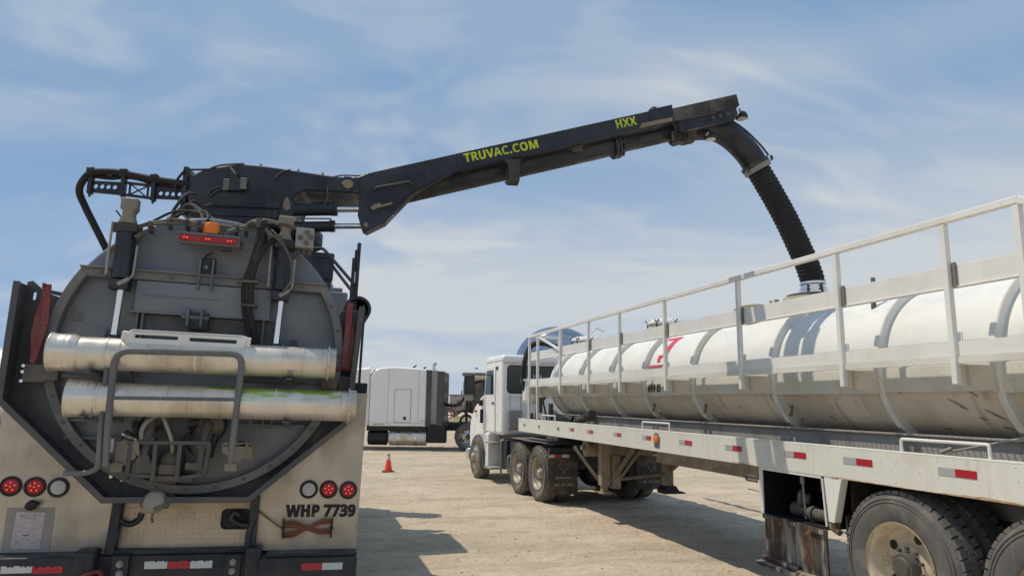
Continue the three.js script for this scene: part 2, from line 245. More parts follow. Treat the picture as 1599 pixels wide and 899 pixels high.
// wheel about the x axis, outer face towards -x at x = 0, body towards +x. Returns a Group part.
function tyreGeo(R, w, lugs, ri = 0.56 * R) {
  const pts = [[ri, 0.03], [ri + 0.02, 0.012], [R * 0.70, -0.004], [R * 0.80, -0.012], [R * 0.89, -0.004], [R * 0.945, 0.012], [R * 0.975, 0.03], [R * 0.985, 0.05], [R * 0.985, w - 0.05], [R * 0.975, w - 0.03], [R * 0.93, w - 0.01], [R * 0.8, w + 0.01], [R * 0.65, w], [ri, w - 0.03], [ri - 0.01, w / 2], [ri, 0.03]];
  const g = [new THREE.LatheGeometry(pts.map((p) => new THREE.Vector2(p[0], p[1])), 64)];
  for (const rr of [0.86, 0.905]) g.push(new THREE.TorusGeometry(R * rr, 0.004, 5, 64).rotateX(Math.PI / 2).translate(0, rr > 0.88 ? -0.005 : -0.010, 0));
  if (lugs) {
    const rows = [[0.052, 0.056, 0], [0.115, 0.050, 0.5], [w - 0.115, 0.050, 0], [w - 0.052, 0.056, 0.5]];
    for (const [c, ww, ph] of rows) for (let k = 0; k < lugs; k++) {
      const t = (k + ph) / lugs * Math.PI * 2, len = 2 * Math.PI * R / lugs * 0.80;
      const b = new THREE.BoxGeometry(0.024, ww, len); b.translate(R * 0.985 + 0.004, c, 0); b.applyMatrix4(new THREE.Matrix4().makeShear(0, 0, 0, 0.25, 0, 0)); b.rotateY(t); g.push(b);
    }
  }
  return mergeGeometries(g.map((q) => { const n = q.index ? q.toNonIndexed() : q; for (const k of Object.keys(n.attributes)) if (!['position', 'normal', 'uv'].includes(k)) n.deleteAttribute(k); return n; })).rotateZ(-Math.PI / 2);
}
function wheel(parent, x, y, z, R, w, { lugs = 0, rim = M.polish, deep = true, side = 1, hub = M.gun, dual = false, label, rubber = M.tyre } = {}) {
  const g = new THREE.Group(); g.name = 'wheel'; g.position.set(x, y, z); if (side < 0) g.rotation.y = Math.PI; parent.add(g);
  if (label) g.userData.label = label;
  part('tyre', tyreGeo(R, w, lugs), rubber, g);
  const ri = 0.56 * R, P = deep
    ? [[ri + 0.018, -0.002], [ri + 0.020, 0.010], [ri - 0.004, 0.016], [ri - 0.020, 0.05], [ri - 0.028, 0.115], [ri * 0.80, 0.135], [ri * 0.52, 0.135], [ri * 0.50, 0.10], [0.001, 0.10]]
    : [[ri + 0.018, -0.002], [ri + 0.020, 0.010], [ri - 0.004, 0.014], [ri - 0.03, 0.035], [ri * 0.86, 0.010], [ri * 0.55, -0.035], [ri * 0.50, -0.035], [ri * 0.48, -0.02], [0.001, -0.02]];
  const L = new THREE.LatheGeometry(P.map((p) => new THREE.Vector2(p[0], p[1])), 48).rotateZ(-Math.PI / 2);
  part('rim', L, rim, g);
  const hd = deep ? 0.10 : -0.02, hg = [cyl([hd, 0, 0], [hd - 0.07, 0, 0], ri * 0.36, ri * 0.30), cyl([hd - 0.07, 0, 0], [hd - 0.085, 0, 0], ri * 0.24, ri * 0.20)];
  for (let k = 0; k < 10; k++) { const t = k / 10 * Math.PI * 2, r = ri * 0.43; hg.push(cyl([hd + 0.01, r * Math.cos(t), r * Math.sin(t)], [hd - 0.03, r * Math.cos(t), r * Math.sin(t)], 0.014, 0.013, 6)); }
  part('hub', hg, hub, g);
  const hh = []; for (let k = 0; k < 5; k++) { const t = (k + 0.25) / 5 * Math.PI * 2, r = ri * 0.70, d = deep ? 0.134 : 0; hh.push(cyl([d - 0.004, r * Math.cos(t), r * Math.sin(t)], [d + 0.004, r * Math.cos(t), r * Math.sin(t)], ri * 0.12, ri * 0.12, 16)); }
  part('hand_hole', hh, M.ink, g);
  if (dual) part('inner_tyre', tyreGeo(R, w, lugs ? lugs : 0).translate(w + 0.06, 0, 0), rubber, g);
  return g;
}

// ---------------------------------------------------------------- ground
function groundY(x, z) {
  const near = 1 - sst(40, 90, Math.hypot(x, z + 12));
  return 0.13 * sst(-6.6, -4.9, z) * sst(3.4, 4.2, x) * near + near * (0.022 * (fbm(x * 0.5 + 40, z * 0.5 + 40, 201, 4) - 0.5) + 0.018 * (fbm(x * 1.9 + 80, z * 3.1 + 80, 205, 4) - 0.5) + 0.016 * sst(0.5, 0.75, fbm(x * 4.6 + 11, z * 4.6 + 17, 207, 3)));
}
{
  const N = 620, pos = [], idx = [], uv = [], col = [];
  const map = (t) => { const s = t * 2 - 1; return 26 * s + 3000 * Math.pow(Math.abs(s), 9) * Math.sign(s); };
  for (let j = 0; j <= N; j++) for (let i = 0; i <= N; i++) {
    const x = 2 + map(i / N), z = -13 + map(j / N);
    pos.push(x, groundY(x, z), z); uv.push(x, z);
    const a = fbm(x * 0.22 + 50, z * 0.45 + 50, 211, 4), b = fbm(x * 0.9 + 20, z * 2.2 + 20, 214, 4);
    const tr = 1.4 * sst(0.5, 0.66, fbm(x * 0.35 + 0.1 * z + 30, z * 3.2 - x * 0.4 + 90, 218, 3));
    const k = 1.0 + 0.30 * (a - 0.5) + 0.20 * (b - 0.5) - 0.07 * tr;
    col.push(k, k * (0.995 + 0.02 * (b - 0.5)), k * (0.98 + 0.06 * (a - 0.5)));
  }
  for (let j = 0; j < N; j++) for (let i = 0; i < N; i++) { const a = j * (N + 1) + i, b = a + N + 1; idx.push(a, b, a + 1, b, b + 1, a + 1); }
  const g = new THREE.BufferGeometry(); g.setAttribute('position', new THREE.Float32BufferAttribute(pos, 3)); g.setAttribute('uv', new THREE.Float32BufferAttribute(uv, 2)); g.setAttribute('color', new THREE.Float32BufferAttribute(col, 3)); g.setIndex(idx); g.computeVertexNormals();
  const gt = tex(1024, (u, v) => {
    const n = fbm(u * 7, v * 7, 221, 6, 7), f = fbm(u * 60, v * 60, 223, 3, 60), s = fbm(u * 5, v * 26, 225, 4, 5, 26), k = vnoise(u * 150, v * 150, 227, 150), k2 = vnoise(u * 70, v * 70, 229, 70);
    let c = mixc([0.520, 0.442, 0.338], [0.455, 0.378, 0.282], clamp(0.9 * sst(0.38, 0.68, n) * 0.7 + 0.5 * sst(0.5, 0.75, s)));
    c = mixc(c, [0.57, 0.495, 0.39], 0.55 * sst(0.5, 0.8, f));
    c = mixc(c, [0.36, 0.292, 0.21], 0.36 * sst(0.56, 0.66, fbm(u * 18, v * 40, 226, 4, 18, 40)));
    if (k > 0.94) c = mixc(c, [0.16, 0.13, 0.10], 0.7 * (k - 0.94) / 0.06);
    if (k2 > 0.95) c = mixc(c, [0.50, 0.44, 0.34], 0.8 * (k2 - 0.95) / 0.05);
    return c;
  }, true, 4.5);
  const gb = tex(1024, (u, v) => 0.5 * fbm(u * 12, v * 12, 231, 5, 12) + 0.5 * fbm(u * 90, v * 90, 233, 3, 90), false, 4.5);
  const m = new THREE.MeshStandardMaterial({ map: gt, bumpMap: gb, bumpScale: 0.035, roughness: 0.97, vertexColors: true }); m.name = 'dry_dirt';
  const mesh = new THREE.Mesh(g, m); mesh.name = 'ground'; mesh.userData.kind = 'structure'; mesh.receiveShadow = true; scene.add(mesh);
  // loose stones
  const r = rng(5), st = new THREE.IcosahedronGeometry(1, 0), P = st.attributes.position;
  for (let i = 0; i < P.count; i++) { const q = 0.75 + 0.5 * h2(Math.round(P.getX(i) * 50), Math.round(P.getY(i) * 50 + P.getZ(i) * 90), 3); P.setXYZ(i, P.getX(i) * q, P.getY(i) * q * 0.6, P.getZ(i) * q); }
  st.computeVertexNormals();
  const C = 3200, im = new THREE.InstancedMesh(st, std('stone', { color: lin(1, 1, 1), roughness: 0.95 }), C), mt = new THREE.Matrix4(), q = new THREE.Quaternion(), e = new THREE.Euler();
  for (let i = 0; i < C; i++) {
    const z = -6 - 24 * Math.pow(r(), 1.4), x = -1 + r() * (6 - z * 0.25), s = 0.003 + 0.013 * Math.pow(r(), 4);
    e.set(r() * 0.5, r() * 6.3, r() * 0.5); q.setFromEuler(e); mt.compose(V(x, groundY(x, z) + s * 0.15, z), q, V(s, s, s)); im.setMatrixAt(i, mt);
    const b = 0.22 + 0.24 * r(); im.setColorAt(i, lin(b, b * 0.88, b * 0.70));
  }
  im.name = 'loose_stones'; im.userData.kind = 'stuff'; im.userData.label = 'small loose stones scattered over the dry dirt yard'; im.userData.category = 'stones'; im.castShadow = im.receiveShadow = true; scene.add(im);
}

// ---------------------------------------------------------------- the grey vacuum truck on the left
const truck = thing('vacuum_truck', 'grey vacuum truck seen from behind, black boom swung out over the white tanker', 'vacuum truck', [-0.79, 0, -5.5]);
truck.rotation.z = -0.0227;
{
  const T = truck, cy = 2.13;
  // tank body and rear door
  part('tank', [lathe([[0.001, 0], [0.9, 0.02], [0.985, 0.05], [0.985, 4.3], [0.9, 4.45], [0.001, 4.5]], [0, cy, -0.06], [0, cy, -4.6], 96), ...[-0.5, -1.6, -2.7, -3.8].map((z) => ring([0, cy, z], [0, cy, z - 0.07], 1.03, 0.98, 64))], M.grey, T);
  const door = part('rear_door', [lathe([[1.0, -0.02], [1.0, 0.012], [0.985, 0.018], [0.80, 0.030], [0.50, 0.050], [0.001, 0.062]], [0, cy, 0.0], [0, cy, 1], 96)], M.grey, T);
  const arc = (r, a0, a1, n) => { const o = []; for (let k = 0; k <= n; k++) { const a = lerp(a0, a1, k / n) * Math.PI / 180; o.push([r * Math.cos(a), cy + r * Math.sin(a)]); } return o; };
  part('door_frame', [ext([...arc(0.985, 33, -213, 60), ...arc(0.925, -213, 33, 60)], 0.02, 0.115), ext([[-0.83, 2.615], [-0.83, 2.675], [0.83, 2.675], [0.83, 2.615]], 0.022, 0.112),
    box(-0.83, 0.83, 2.672, 2.684, 0.03, 0.135, 0.003)], M.greyDusty, door);
  part('cross_member', [box(-0.47, 0.44, 2.385, 2.61, 0.03, 0.105, 0.006), box(-0.50, 0.47, 2.378, 2.388, 0.03, 0.125, 0.003), box(-0.42, 0.1, 2.505, 2.513, 0.1, 0.113, 0.002)], M.grey, door);
  for (const x of [-0.44, -0.405, 0.33, 0.40]) part('stiffener', box(x - 0.007, x + 0.007, 1.95, 2.378, 0.04, 0.11, 0.002), M.greyDusty, door);
  part('recess_panel', [box(-0.40, 0.32, 2.0, 2.375, 0.04, 0.072, 0.004), box(0.345, 0.47, 2.15, 2.36, 0.05, 0.08, 0.003)], M.tray, door);
  part('lower_rib', [box(-0.84, -0.46, 1.62, 1.635, 0.04, 0.09, 0.003), box(0.2, 0.75, 1.615, 1.632, 0.04, 0.09, 0.003), box(-0.80, -0.45, 1.50, 1.52, 0.04, 0.075, 0.003)], M.greyDusty, door);
  for (const x of [0.46, 0.52, 0.63]) part('stiffener', box(x - 0.006, x + 0.006, 1.60, 2.0, 0.05, 0.10, 0.002), M.greyDusty, door);
  // latches on the door centre line
  part('latch', [box(-0.075, -0.06, 2.57, 2.80, 0.10, 0.135, 0.003), box(0.012, 0.027, 2.57, 2.80, 0.10, 0.135, 0.003), cyl([-0.024, 2.735, 0.10], [-0.024, 2.735, 0.15], 0.018, 0.014, 12)], M.greyDusty, door);
  each('latch_block', [box(-0.06, 0.03, 2.64, 2.81, 0.06, 0.11, 0.005), box(-0.105, 0.03, 2.28, 2.40, 0.08, 0.15, 0.006)], M.black, door);
  part('lower_latch', [box(-0.115, -0.098, 2.30, 2.43, 0.10, 0.17, 0.003), box(-0.025, -0.008, 2.30, 2.43, 0.10, 0.17, 0.003), cyl([-0.15, 2.365, 0.14], [0.03, 2.365, 0.14], 0.016, 0.016, 10)], M.greyDusty, door);

  // charcoal splash tray round the door
  const outer = [[-1.185, 2.53], [-1.182, 1.74], [-0.497, 1.10], [0.425, 1.10], [1.07, 1.66], [1.115, 2.52]];
  const inner = (d) => [[-1.185 + d, 2.53], [-1.182 + d, 1.74 + d * 0.42], [-0.497 + d * 0.4, 1.10 + d], [0.425 - d * 0.4, 1.10 + d], [1.07 - d, 1.66 + d * 0.42], [1.115 - d, 2.52]];
  const tray = new THREE.Group(); tray.name = 'splash_tray'; T.add(tray);
  part('back_plate', ext([...outer.slice(0, 1), ...outer.slice(1), [0.95, 2.50], [0.93, 2.3], [0.93, 1.9], [0.6, 1.4], [0.3, 1.20], [0, 1.14], [-0.3, 1.20], [-0.6, 1.4], [-0.93, 1.9], [-0.95, 2.46]], -0.035, -0.012, { bevel: 0.002, holes: [rrPts(-1.135, -1.113, 2.435, 2.49, 0.008)] }), M.tray, tray);
  part('side_wall', ext([...outer, ...inner(0.016).reverse()], -0.035, 0.20, { bevel: 0.002 }), M.tray, tray);
  part('lip', ext([...outer, ...inner(0.040).reverse()], 0.196, 0.206, { bevel: 0.002 }), M.tray, tray);
  part('top_corner', ext([[-1.18, 2.515], [-1.18, 2.56], [-1.15, 2.57], [-1.09, 2.52], [-0.95, 2.50], [-0.95, 2.47]], -0.03, -0.02, { bevel: 0.001 }), M.tray, tray);
  // red locking levers
  const lev = (pts, lab) => { const l = new THREE.Group(); l.name = 'locking_lever'; T.add(l); if (lab) l.userData.label = lab; return [l, part('lever_plate', ext(pts, 0.115, 0.135), M.red, l)]; };
  const [l1] = lev([[-1.03, 2.51], [-0.985, 2.52], [-0.972, 2.28], [-0.99, 2.11], [-1.015, 1.98], [-1.04, 2.0], [-1.065, 2.2], [-1.055, 2.32], [-1.035, 2.40]]);
  part('lever_edge', [bar([-1.005, 2.53, 0.14], [-0.985, 2.25, 0.14], 0.018, 0.05), bar([-0.985, 2.25, 0.14], [-1.025, 2.0, 0.14], 0.016, 0.04), box(-1.03, -1.015, 2.50, 2.535, 0.11, 0.16, 0.002)], M.red, l1);
  const [l2] = lev([[1.005, 2.54], [1.03, 2.54], [1.035, 2.42], [1.06, 2.32], [1.062, 2.13], [1.045, 2.05], [1.015, 2.05], [1.0, 2.27]]);
  part('lever_edge', [bar([1.012, 2.55, 0.14], [0.998, 2.06, 0.14], 0.014, 0.045), cyl([0.90, 2.05, 0.12], [1.06, 2.05, 0.12], 0.012)], M.red, l2);
  part('bracket', [box(-1.08, -0.94, 1.87, 1.99, 0.05, 0.13, 0.006), box(-0.95, -0.84, 1.885, 1.955, 0.1, 0.22, 0.008), cyl([-0.85, 1.92, 0.16], [-0.4, 1.915, 0.16], 0.022)], M.gun, T);
  part('bracket', [box(0.84, 0.95, 1.90, 1.99, 0.08, 0.2, 0.008), box(0.965, 1.06, 1.86, 2.0, 0.03, 0.1, 0.006), cyl([0.30, 1.94, 0.12], [0.84, 1.94, 0.12], 0.018)], M.gun, T);
  for (const [x, y] of [[-1.075, 1.975], [-1.075, 1.935], [-1.075, 1.875], [-0.5, 1.25], [-0.43, 1.23], [-0.14, 1.215], [0.0, 1.215], [0.41, 1.235]]) part('bolt', bolt(x, y, y > 1.5 ? 0.13 : 0.0, 0.013), M.chrome, T);

  // hinges and hydraulic cylinders
  for (const [x, t] of [[-0.565, -0.055], [0.498, -0.07]]) {
    const c = new THREE.Group(); c.name = 'door_cylinder'; T.add(c);
    part('barrel', [cyl([x - 0.005, 3.02 + t, 0.12], [x + 0.005, 2.60, 0.15], 0.066), box(x - 0.085, x + 0.07, 3.0 + t, 3.06 + t, 0.02, 0.16, 0.01), box(x - 0.062, x + 0.062, 2.525, 2.60, 0.08, 0.2, 0.01)], M.black, c);
    part('rod', [cyl([x + 0.012, 2.53, 0.15], [x + 0.004, 2.20, 0.155], 0.024), ], M.chrome, c);
    part('clevis', [box(x - 0.045, x + 0.045, 2.11, 2.21, 0.05, 0.19, 0.008)], M.black, c);
    part('feed_pipe', tube([[x - 0.09, 3.0, 0.16], [x - 0.088, 2.8, 0.18], [x - 0.085, 2.62, 0.18]], 0.009), x < 0 ? M.plainGrey : M.plainGrey, c);
    part('feed_pipe', [...rail([[x + 0.085, 2.84, 0.17], [x + 0.082, 2.62, 0.18], [x + 0.02, 2.57, 0.2]], 0.008, 0.03), cyl([x + 0.06, 2.60, 0.19], [x + 0.0, 2.555, 0.21], 0.015)], M.plainGrey, c);
    const cap = part('hinge_cap', ext([[x - 0.056, 3.05 + t], [x - 0.034, 3.11 + t], [x - 0.034, 3.14 + t], [x - 0.052, 3.155 + t], [x - 0.053, 3.235 + t], [x + 0.053, 3.235 + t], [x + 0.052, 3.16 + t], [x + 0.036, 3.14 + t], [x + 0.036, 3.11 + t], [x + 0.058, 3.05 + t]], 0.08, 0.19, { bevel: 0.008 }), M.beige, T);
    part('cap_base', [box(x - 0.075, x + 0.075, 2.99 + t, 3.05 + t, 0.03, 0.2, 0.01), cyl([x - 0.09, 3.02 + t, 0.12], [x + 0.09, 3.02 + t, 0.12], 0.03)], M.blackDusty, cap);
  }
  // wiring, hoses
  part('wiring', [tube([[-0.66, 2.80, 0.12], [-0.59, 2.88, 0.15], [-0.53, 2.94, 0.16], [-0.46, 3.0, 0.15], [-0.36, 3.035, 0.15], [-0.25, 3.06, 0.15], [-0.15, 3.05, 0.16], [-0.02, 3.045, 0.16], [0.12, 3.045, 0.15], [0.23, 3.055, 0.15], [0.31, 3.09, 0.17], [0.47, 3.10, 0.20], [0.61, 3.06, 0.2]], 0.014, 120),
    tube([[-0.62, 2.93, 0.14], [-0.50, 2.985, 0.15], [-0.40, 3.01, 0.16], [-0.22, 3.035, 0.16], [0.02, 3.02, 0.16], [0.2, 3.03, 0.16], [0.36, 3.06, 0.18]], 0.012, 90),
    tube([[0.20, 3.05, 0.15], [0.27, 3.10, 0.17], [0.36, 3.115, 0.18], [0.45, 3.09, 0.2]], 0.016)], M.gun, T);
  { const cl = []; for (const [x, y] of [[-0.5, 2.97], [-0.42, 3.01], [-0.30, 3.05], [-0.18, 3.05], [-0.10, 3.05], [0.15, 3.045], [0.22, 3.05], [0.34, 3.10]]) cl.push(ring([x - 0.012, y, 0.155], [x + 0.012, y, 0.155], 0.026, 0.012, 14), box(x - 0.012, x + 0.012, y - 0.05, y, 0.06, 0.15, 0.004)); each('wiring_clip', cl, M.blackDusty, T); }
  part('hydraulic_hose', tube([[0.325, 3.12, 0.18], [0.32, 2.95, 0.2], [0.29, 2.78, 0.2], [0.255, 2.62, 0.19], [0.27, 2.44, 0.17], [0.315, 2.28, 0.14], [0.34, 2.1, 0.1]], 0.024, 60), M.hose, T);
  part('hydraulic_hose', tube([[0.34, 3.10, 0.2], [0.345, 2.95, 0.22], [0.315, 2.80, 0.22], [0.275, 2.63, 0.21], [0.295, 2.45, 0.19], [0.345, 2.28, 0.15], [0.37, 2.1, 0.1]], 0.022, 60), M.hose, T);
  part('hydraulic_hose', tube([[0.46, 3.0, 0.2], [0.37, 2.91, 0.22], [0.325, 2.79, 0.23], [0.30, 2.64, 0.22], [0.31, 2.46, 0.2]], 0.02, 50), M.hose, T);
  part('hose_clamp', [box(0.235, 0.345, 2.63, 2.65, 0.17, 0.25, 0.004), box(0.24, 0.35, 2.46, 2.48, 0.13, 0.23, 0.004), box(0.295, 0.375, 2.85, 3.12, 0.135, 0.16, 0.004)], M.blackDusty, T);
  part('braided_hose', tube([[0.38, 3.0, 0.24], [0.44, 2.975, 0.26], [0.505, 2.91, 0.27], [0.555, 2.82, 0.27], [0.575, 2.72, 0.26], [0.565, 2.65, 0.24], [0.52, 2.58, 0.22]], 0.010, 50), M.gun, T);
  part('braided_hose', tube([[0.40, 3.04, 0.22], [0.45, 2.99, 0.25], [0.49, 2.94, 0.26], [0.52, 2.88, 0.25]], 0.009, 30), M.gun, T);
  each('bundled_hose', [tube([[-0.44, 3.2, -0.5], [-0.38, 3.28, -0.5], [-0.31, 3.33, -0.45], [-0.24, 3.32, -0.4], [-0.15, 3.24, -0.25], [-0.04, 3.15, -0.1]], 0.013, 40), tube([[-0.36, 3.2, -0.4], [-0.32, 3.29, -0.4], [-0.25, 3.31, -0.35], [-0.16, 3.22, -0.2], [-0.10, 3.12, 0.0]], 0.012, 40), tube([[-0.45, 3.16, -0.4], [-0.30, 3.22, -0.3], [-0.22, 3.25, -0.3], [-0.1, 3.2, -0.1], [-0.06, 3.1, 0.05]], 0.011, 40), tube([[-0.40, 3.27, -0.45], [-0.35, 3.40, -0.5], [-0.34, 3.50, -0.7], [-0.36, 3.6, -1.1]], 0.013, 30), tube([[-0.30, 3.30, -0.45], [-0.27, 3.38, -0.5], [-0.22, 3.40, -0.7], [-0.2, 3.5, -1.0]], 0.011, 30), tube([[-0.50, 3.14, -0.3], [-0.36, 3.23, -0.3], [-0.2, 3.22, -0.2], [0.0, 3.12, 0.0]], 0.010, 30)], M.rubber, T);
  { const p = part('valve_box', [box(0.575, 0.705, 2.93, 3.08, 0.08, 0.22, 0.008)], M.plainGrey, T); each('port', [...[[0.61, 3.0], [0.655, 3.045], [0.655, 2.965], [0.685, 3.01]].map(([x, y]) => cyl([x, y, 0.21], [x, y, 0.235], 0.018)), ...[0.60, 0.64, 0.68].map((x) => cyl([x, 2.94, 0.15], [x, 2.885, 0.16], 0.016, 0.012))], M.gun, p); }

  // beacon, brake light bar
  { const b = part('light_bracket', [ext([[-0.235, 2.955], [0.205, 2.955], [0.205, 2.89], [0.15, 2.86], [-0.18, 2.86], [-0.235, 2.89]], -0.0, 0.03), box(-0.225, 0.195, 2.945, 2.962, 0.0, 0.235, 0.004), box(-0.225, 0.195, 2.885, 2.95, 0.205, 0.225, 0.004)], M.greyDusty, T);
    part('lens', box(-0.21, 0.18, 2.90, 2.942, 0.222, 0.243, 0.008), M.lensRed, b);
    each('diode', [-0.175, -0.155, -0.03, -0.01, 0.115, 0.135].map((x) => cyl([x, 2.922, 0.240], [x, 2.922, 0.2455], 0.0065, 0.005, 8)), M.led, b);
    part('plate_lamp', box(0.06, 0.125, 2.868, 2.886, 0.1, 0.16, 0.004), M.blackDusty, b);
    const a = part('beacon', lathe([[0.062, 0], [0.062, 0.055], [0.056, 0.082], [0.050, 0.088], [0.001, 0.090]], [-0.012, 2.972, 0.14], [-0.012, 3.1, 0.14], 32), M.amber, T); part('base', cyl([-0.012, 2.955, 0.14], [-0.012, 2.976, 0.14], 0.066), M.ink, a); }

  // stainless tail panel with lamps
  each('tail_panel', [ext([[-1.22, 0.745], [-1.22, 1.90], [-1.02, 1.90], [-0.40, 1.19], [-0.40, 0.745]], -0.075, -0.045), ext([[0.425, 0.73], [0.425, 1.19], [1.02, 1.88], [1.20, 1.88], [1.19, 0.73]], -0.075, -0.045)], M.stainless, T);
  each('side_skin', [box(1.165, 1.19, 0.76, 1.87, -2.6, -0.08, 0.003), box(-1.22, -1.195, 0.76, 1.89, -2.6, -0.08, 0.003)], M.stainless, T);
  part('centre_panel', ext([[-0.405, 0.765], [0.43, 0.765], [0.43, 1.17], [-0.405, 1.17]], -0.06, -0.04, { holes: [rrPts(-0.40, -0.205, 0.885, 1.025, 0.035), rrPts(0.23, 0.425, 0.885, 1.025, 0.035)] }), M.plate, T);
  each('slot_box', [box(-0.40, -0.20, 0.88, 1.03, -0.20, -0.07), box(0.225, 0.43, 0.88, 1.03, -0.20, -0.07)], M.ink, T);
  for (const s of [-1, 1]) part('tow_hook', [tube(s < 0 ? [[-0.44, 0.98, 0.02], [-0.36, 0.93, -0.02], [-0.30, 0.96, -0.03], [-0.29, 1.0, -0.03]] : [[0.46, 0.92, 0.02], [0.37, 0.92, -0.02], [0.30, 0.955, -0.03], [0.32, 1.0, -0.03], [0.36, 0.98, -0.02]], 0.02), s < 0 ? tube([[-0.44, 0.96, 0.02], [-0.41, 0.88, 0.03], [-0.43, 0.78, 0.03]], 0.014) : tube([[0.45, 0.95, 0.02], [0.43, 0.86, 0.03], [0.43, 0.76, 0.03]], 0.022)], M.black, T);
  part('post', bar([-0.432, 1.12, -0.01], [-0.448, 0.74, -0.01], 0.095, 0.06), M.black, T); part('post', bar([0.452, 1.12, -0.01], [0.45, 0.73, -0.01], 0.075, 0.06), M.black, T);
  for (const [x, y, red] of [[-1.103, 1.18, 1], [-0.962, 1.176, 1], [-0.822, 1.172, 0], [0.818, 1.161, 0], [0.96, 1.161, 1], [1.105, 1.156, 1]]) {
    const l = part('tail_lamp', lathe([[0.064, 0], [0.066, 0.012], [0.060, 0.022], [0.050, 0.020], [0.048, 0.006], [0.001, 0.006]], [x, y, -0.047], [x, y, 1], 32), M.rubber, T);
    if (!red) part('lens', lathe([[0.048, 0], [0.045, 0.008], [0.001, 0.012]], [x, y, -0.038], [x, y, 1], 28), M.lensClear, l);
    else { part('lens', lathe([[0.048, 0], [0.045, 0.008], [0.001, 0.012]], [x, y, -0.038], [x, y, 1], 28), M.lensRed, l); const d = []; for (let k = 0; k < 6; k++) { const t = k / 5 * Math.PI * 2 + Math.PI / 2, r = k < 5 ? 0.026 : 0; d.push(cyl([x + r * Math.cos(t), y + r * Math.sin(t), -0.03], [x + r * Math.cos(t), y + r * Math.sin(t), -0.0245], 0.0055, 0.004, 8)); } each('diode', d, M.led, l); }
  }
  part('lettering', [text('WHP 7739', 0.505, 0.092, 0.002, 0.055).translate(0.665, 0.962, -0.044)], M.wornInk, T);
  // paper notice under plastic
  { const W = 256, H = 352, cv = document.createElement('canvas'); cv.width = W; cv.height = H; const c = cv.getContext('2d'); c.fillStyle = '#b9aeb0'; c.fillRect(0, 0, W, H);
    const r = rng(9); for (let i = 0; i < 500; i++) { c.fillStyle = `rgba(${r() < 0.5 ? '120,105,110' : '215,205,205'},${0.05 + 0.07 * r()})`; c.fillRect(r() * W, r() * H, 8 + r() * 40, 4 + r() * 18); }
    c.fillStyle = '#4a4244'; for (let i = 0; i < 11; i++) if (i !== 5) { c.fillRect(34 + i * 17, 26 + (i % 3), 3, 16); c.fillRect(34 + i * 17, i % 2 ? 26 : 34, 10, 3); if (i % 3) c.fillRect(42 + i * 17, 28, 3, 14); }
    c.fillStyle = '#7c7173'; c.fillRect(86, 56, 96, 6); for (let y = 88; y < 320; y += 15) for (let x = 14; x < 236;) { const w = 8 + r() * 26; if (r() < 0.55) { c.fillStyle = `rgba(95,84,88,${0.25 + 0.4 * r()})`; c.fillRect(x, y + r() * 3, w, 4); } x += w + 7; }
    c.fillStyle = 'rgba(70,55,58,.7)'; c.fillRect(92, 216, 52, 13);
    const t = new THREE.CanvasTexture(cv); t.colorSpace = THREE.SRGBColorSpace;
    const g = new THREE.PlaneGeometry(0.17, 0.235); const m = new THREE.Mesh(g, std('notice_paper', { map: t, roughness: 0.5 })); m.name = 'paper_notice'; m.position.set(-0.965, 0.895, -0.038); m.rotation.z = -0.03; m.receiveShadow = true; T.add(m);
    part('notice_backing', box(-1.105, -0.825, 0.75, 1.04, -0.045, -0.040, 0.001), M.plainGrey, T); }
  part('knob', [cyl([-0.965, 1.057, -0.045], [-0.965, 1.057, -0.0], 0.035, 0.028, 16), new THREE.SphereGeometry(0.03, 14, 10).scale(1.35, 0.9, 0.6).rotateZ(0.35).translate(-0.955, 1.06, 0.0), cyl([-0.94, 1.06, -0.0], [-0.915, 1.078, 0.01], 0.016, 0.012)], M.ink, T);
  // bumper
  const bump = new THREE.Group(); bump.name = 'bumper'; T.add(bump);
  part('beam', [box(-1.2, -0.60, 0.42, 0.755, -0.10, 0.14, 0.012), box(0.52, 1.19, 0.42, 0.715, -0.10, 0.14, 0.012), box(-0.60, 0.52, 0.42, 0.735, -0.12, 0.04, 0.01), box(-0.46, 0.44, 0.735, 0.77, -0.10, 0.02, 0.006)], M.black, bump);
  part('end_block', [box(-0.625, -0.50, 0.50, 0.79, 0.0, 0.17, 0.015), box(0.425, 0.53, 0.5, 0.78, -0.02, 0.1, 0.01), box(-0.42, -0.31, 0.42, 0.745, 0.03, 0.085, 0.008), box(0.29, 0.40, 0.42, 0.735, 0.03, 0.085, 0.008), box(0.56, 1.19, 0.715, 0.735, -0.1, 0.10, 0.004)], M.black, bump);
  for (const [x, y] of [[-0.365, 0.69], [-0.36, 0.63], [0.345, 0.685], [0.345, 0.625]]) part('bolt', [bolt(x, y, 0.083, 0.026, 0.008), bolt(x, y, 0.09, 0.016, 0.014)], M.plainGrey, bump);
  part('grab_hook', [tube([[-0.60, 0.62, 0.18], [-0.52, 0.66, 0.2], [-0.46, 0.66, 0.16], [-0.45, 0.58, 0.12]], 0.014)], M.red, bump);
  for (const [x0, x1, y0, y1, z, m] of [[-1.2, -1.03, 0.667, 0.713, 0.142, 'R'], [-1.028, -0.855, 0.664, 0.709, 0.142, 'W'], [-0.853, -0.68, 0.658, 0.702, 0.142, 'R'], [-0.22, -0.078, 0.647, 0.697, 0.042, 'W'], [-0.076, 0.066, 0.645, 0.695, 0.042, 'R'], [0.068, 0.21, 0.643, 0.693, 0.042, 'W'], [0.805, 0.947, 0.63, 0.677, 0.142, 'R'], [0.949, 1.09, 0.63, 0.677, 0.142, 'W']]) {
    const r = rng(Math.round(x0 * 999) + 4000), top = []; for (let k = 0; k <= 14; k++) top.push([lerp(x1, x0, k / 14), y1 - (x0 < 0.5 && r() > 0.6 ? r() * 0.014 : 0)]);
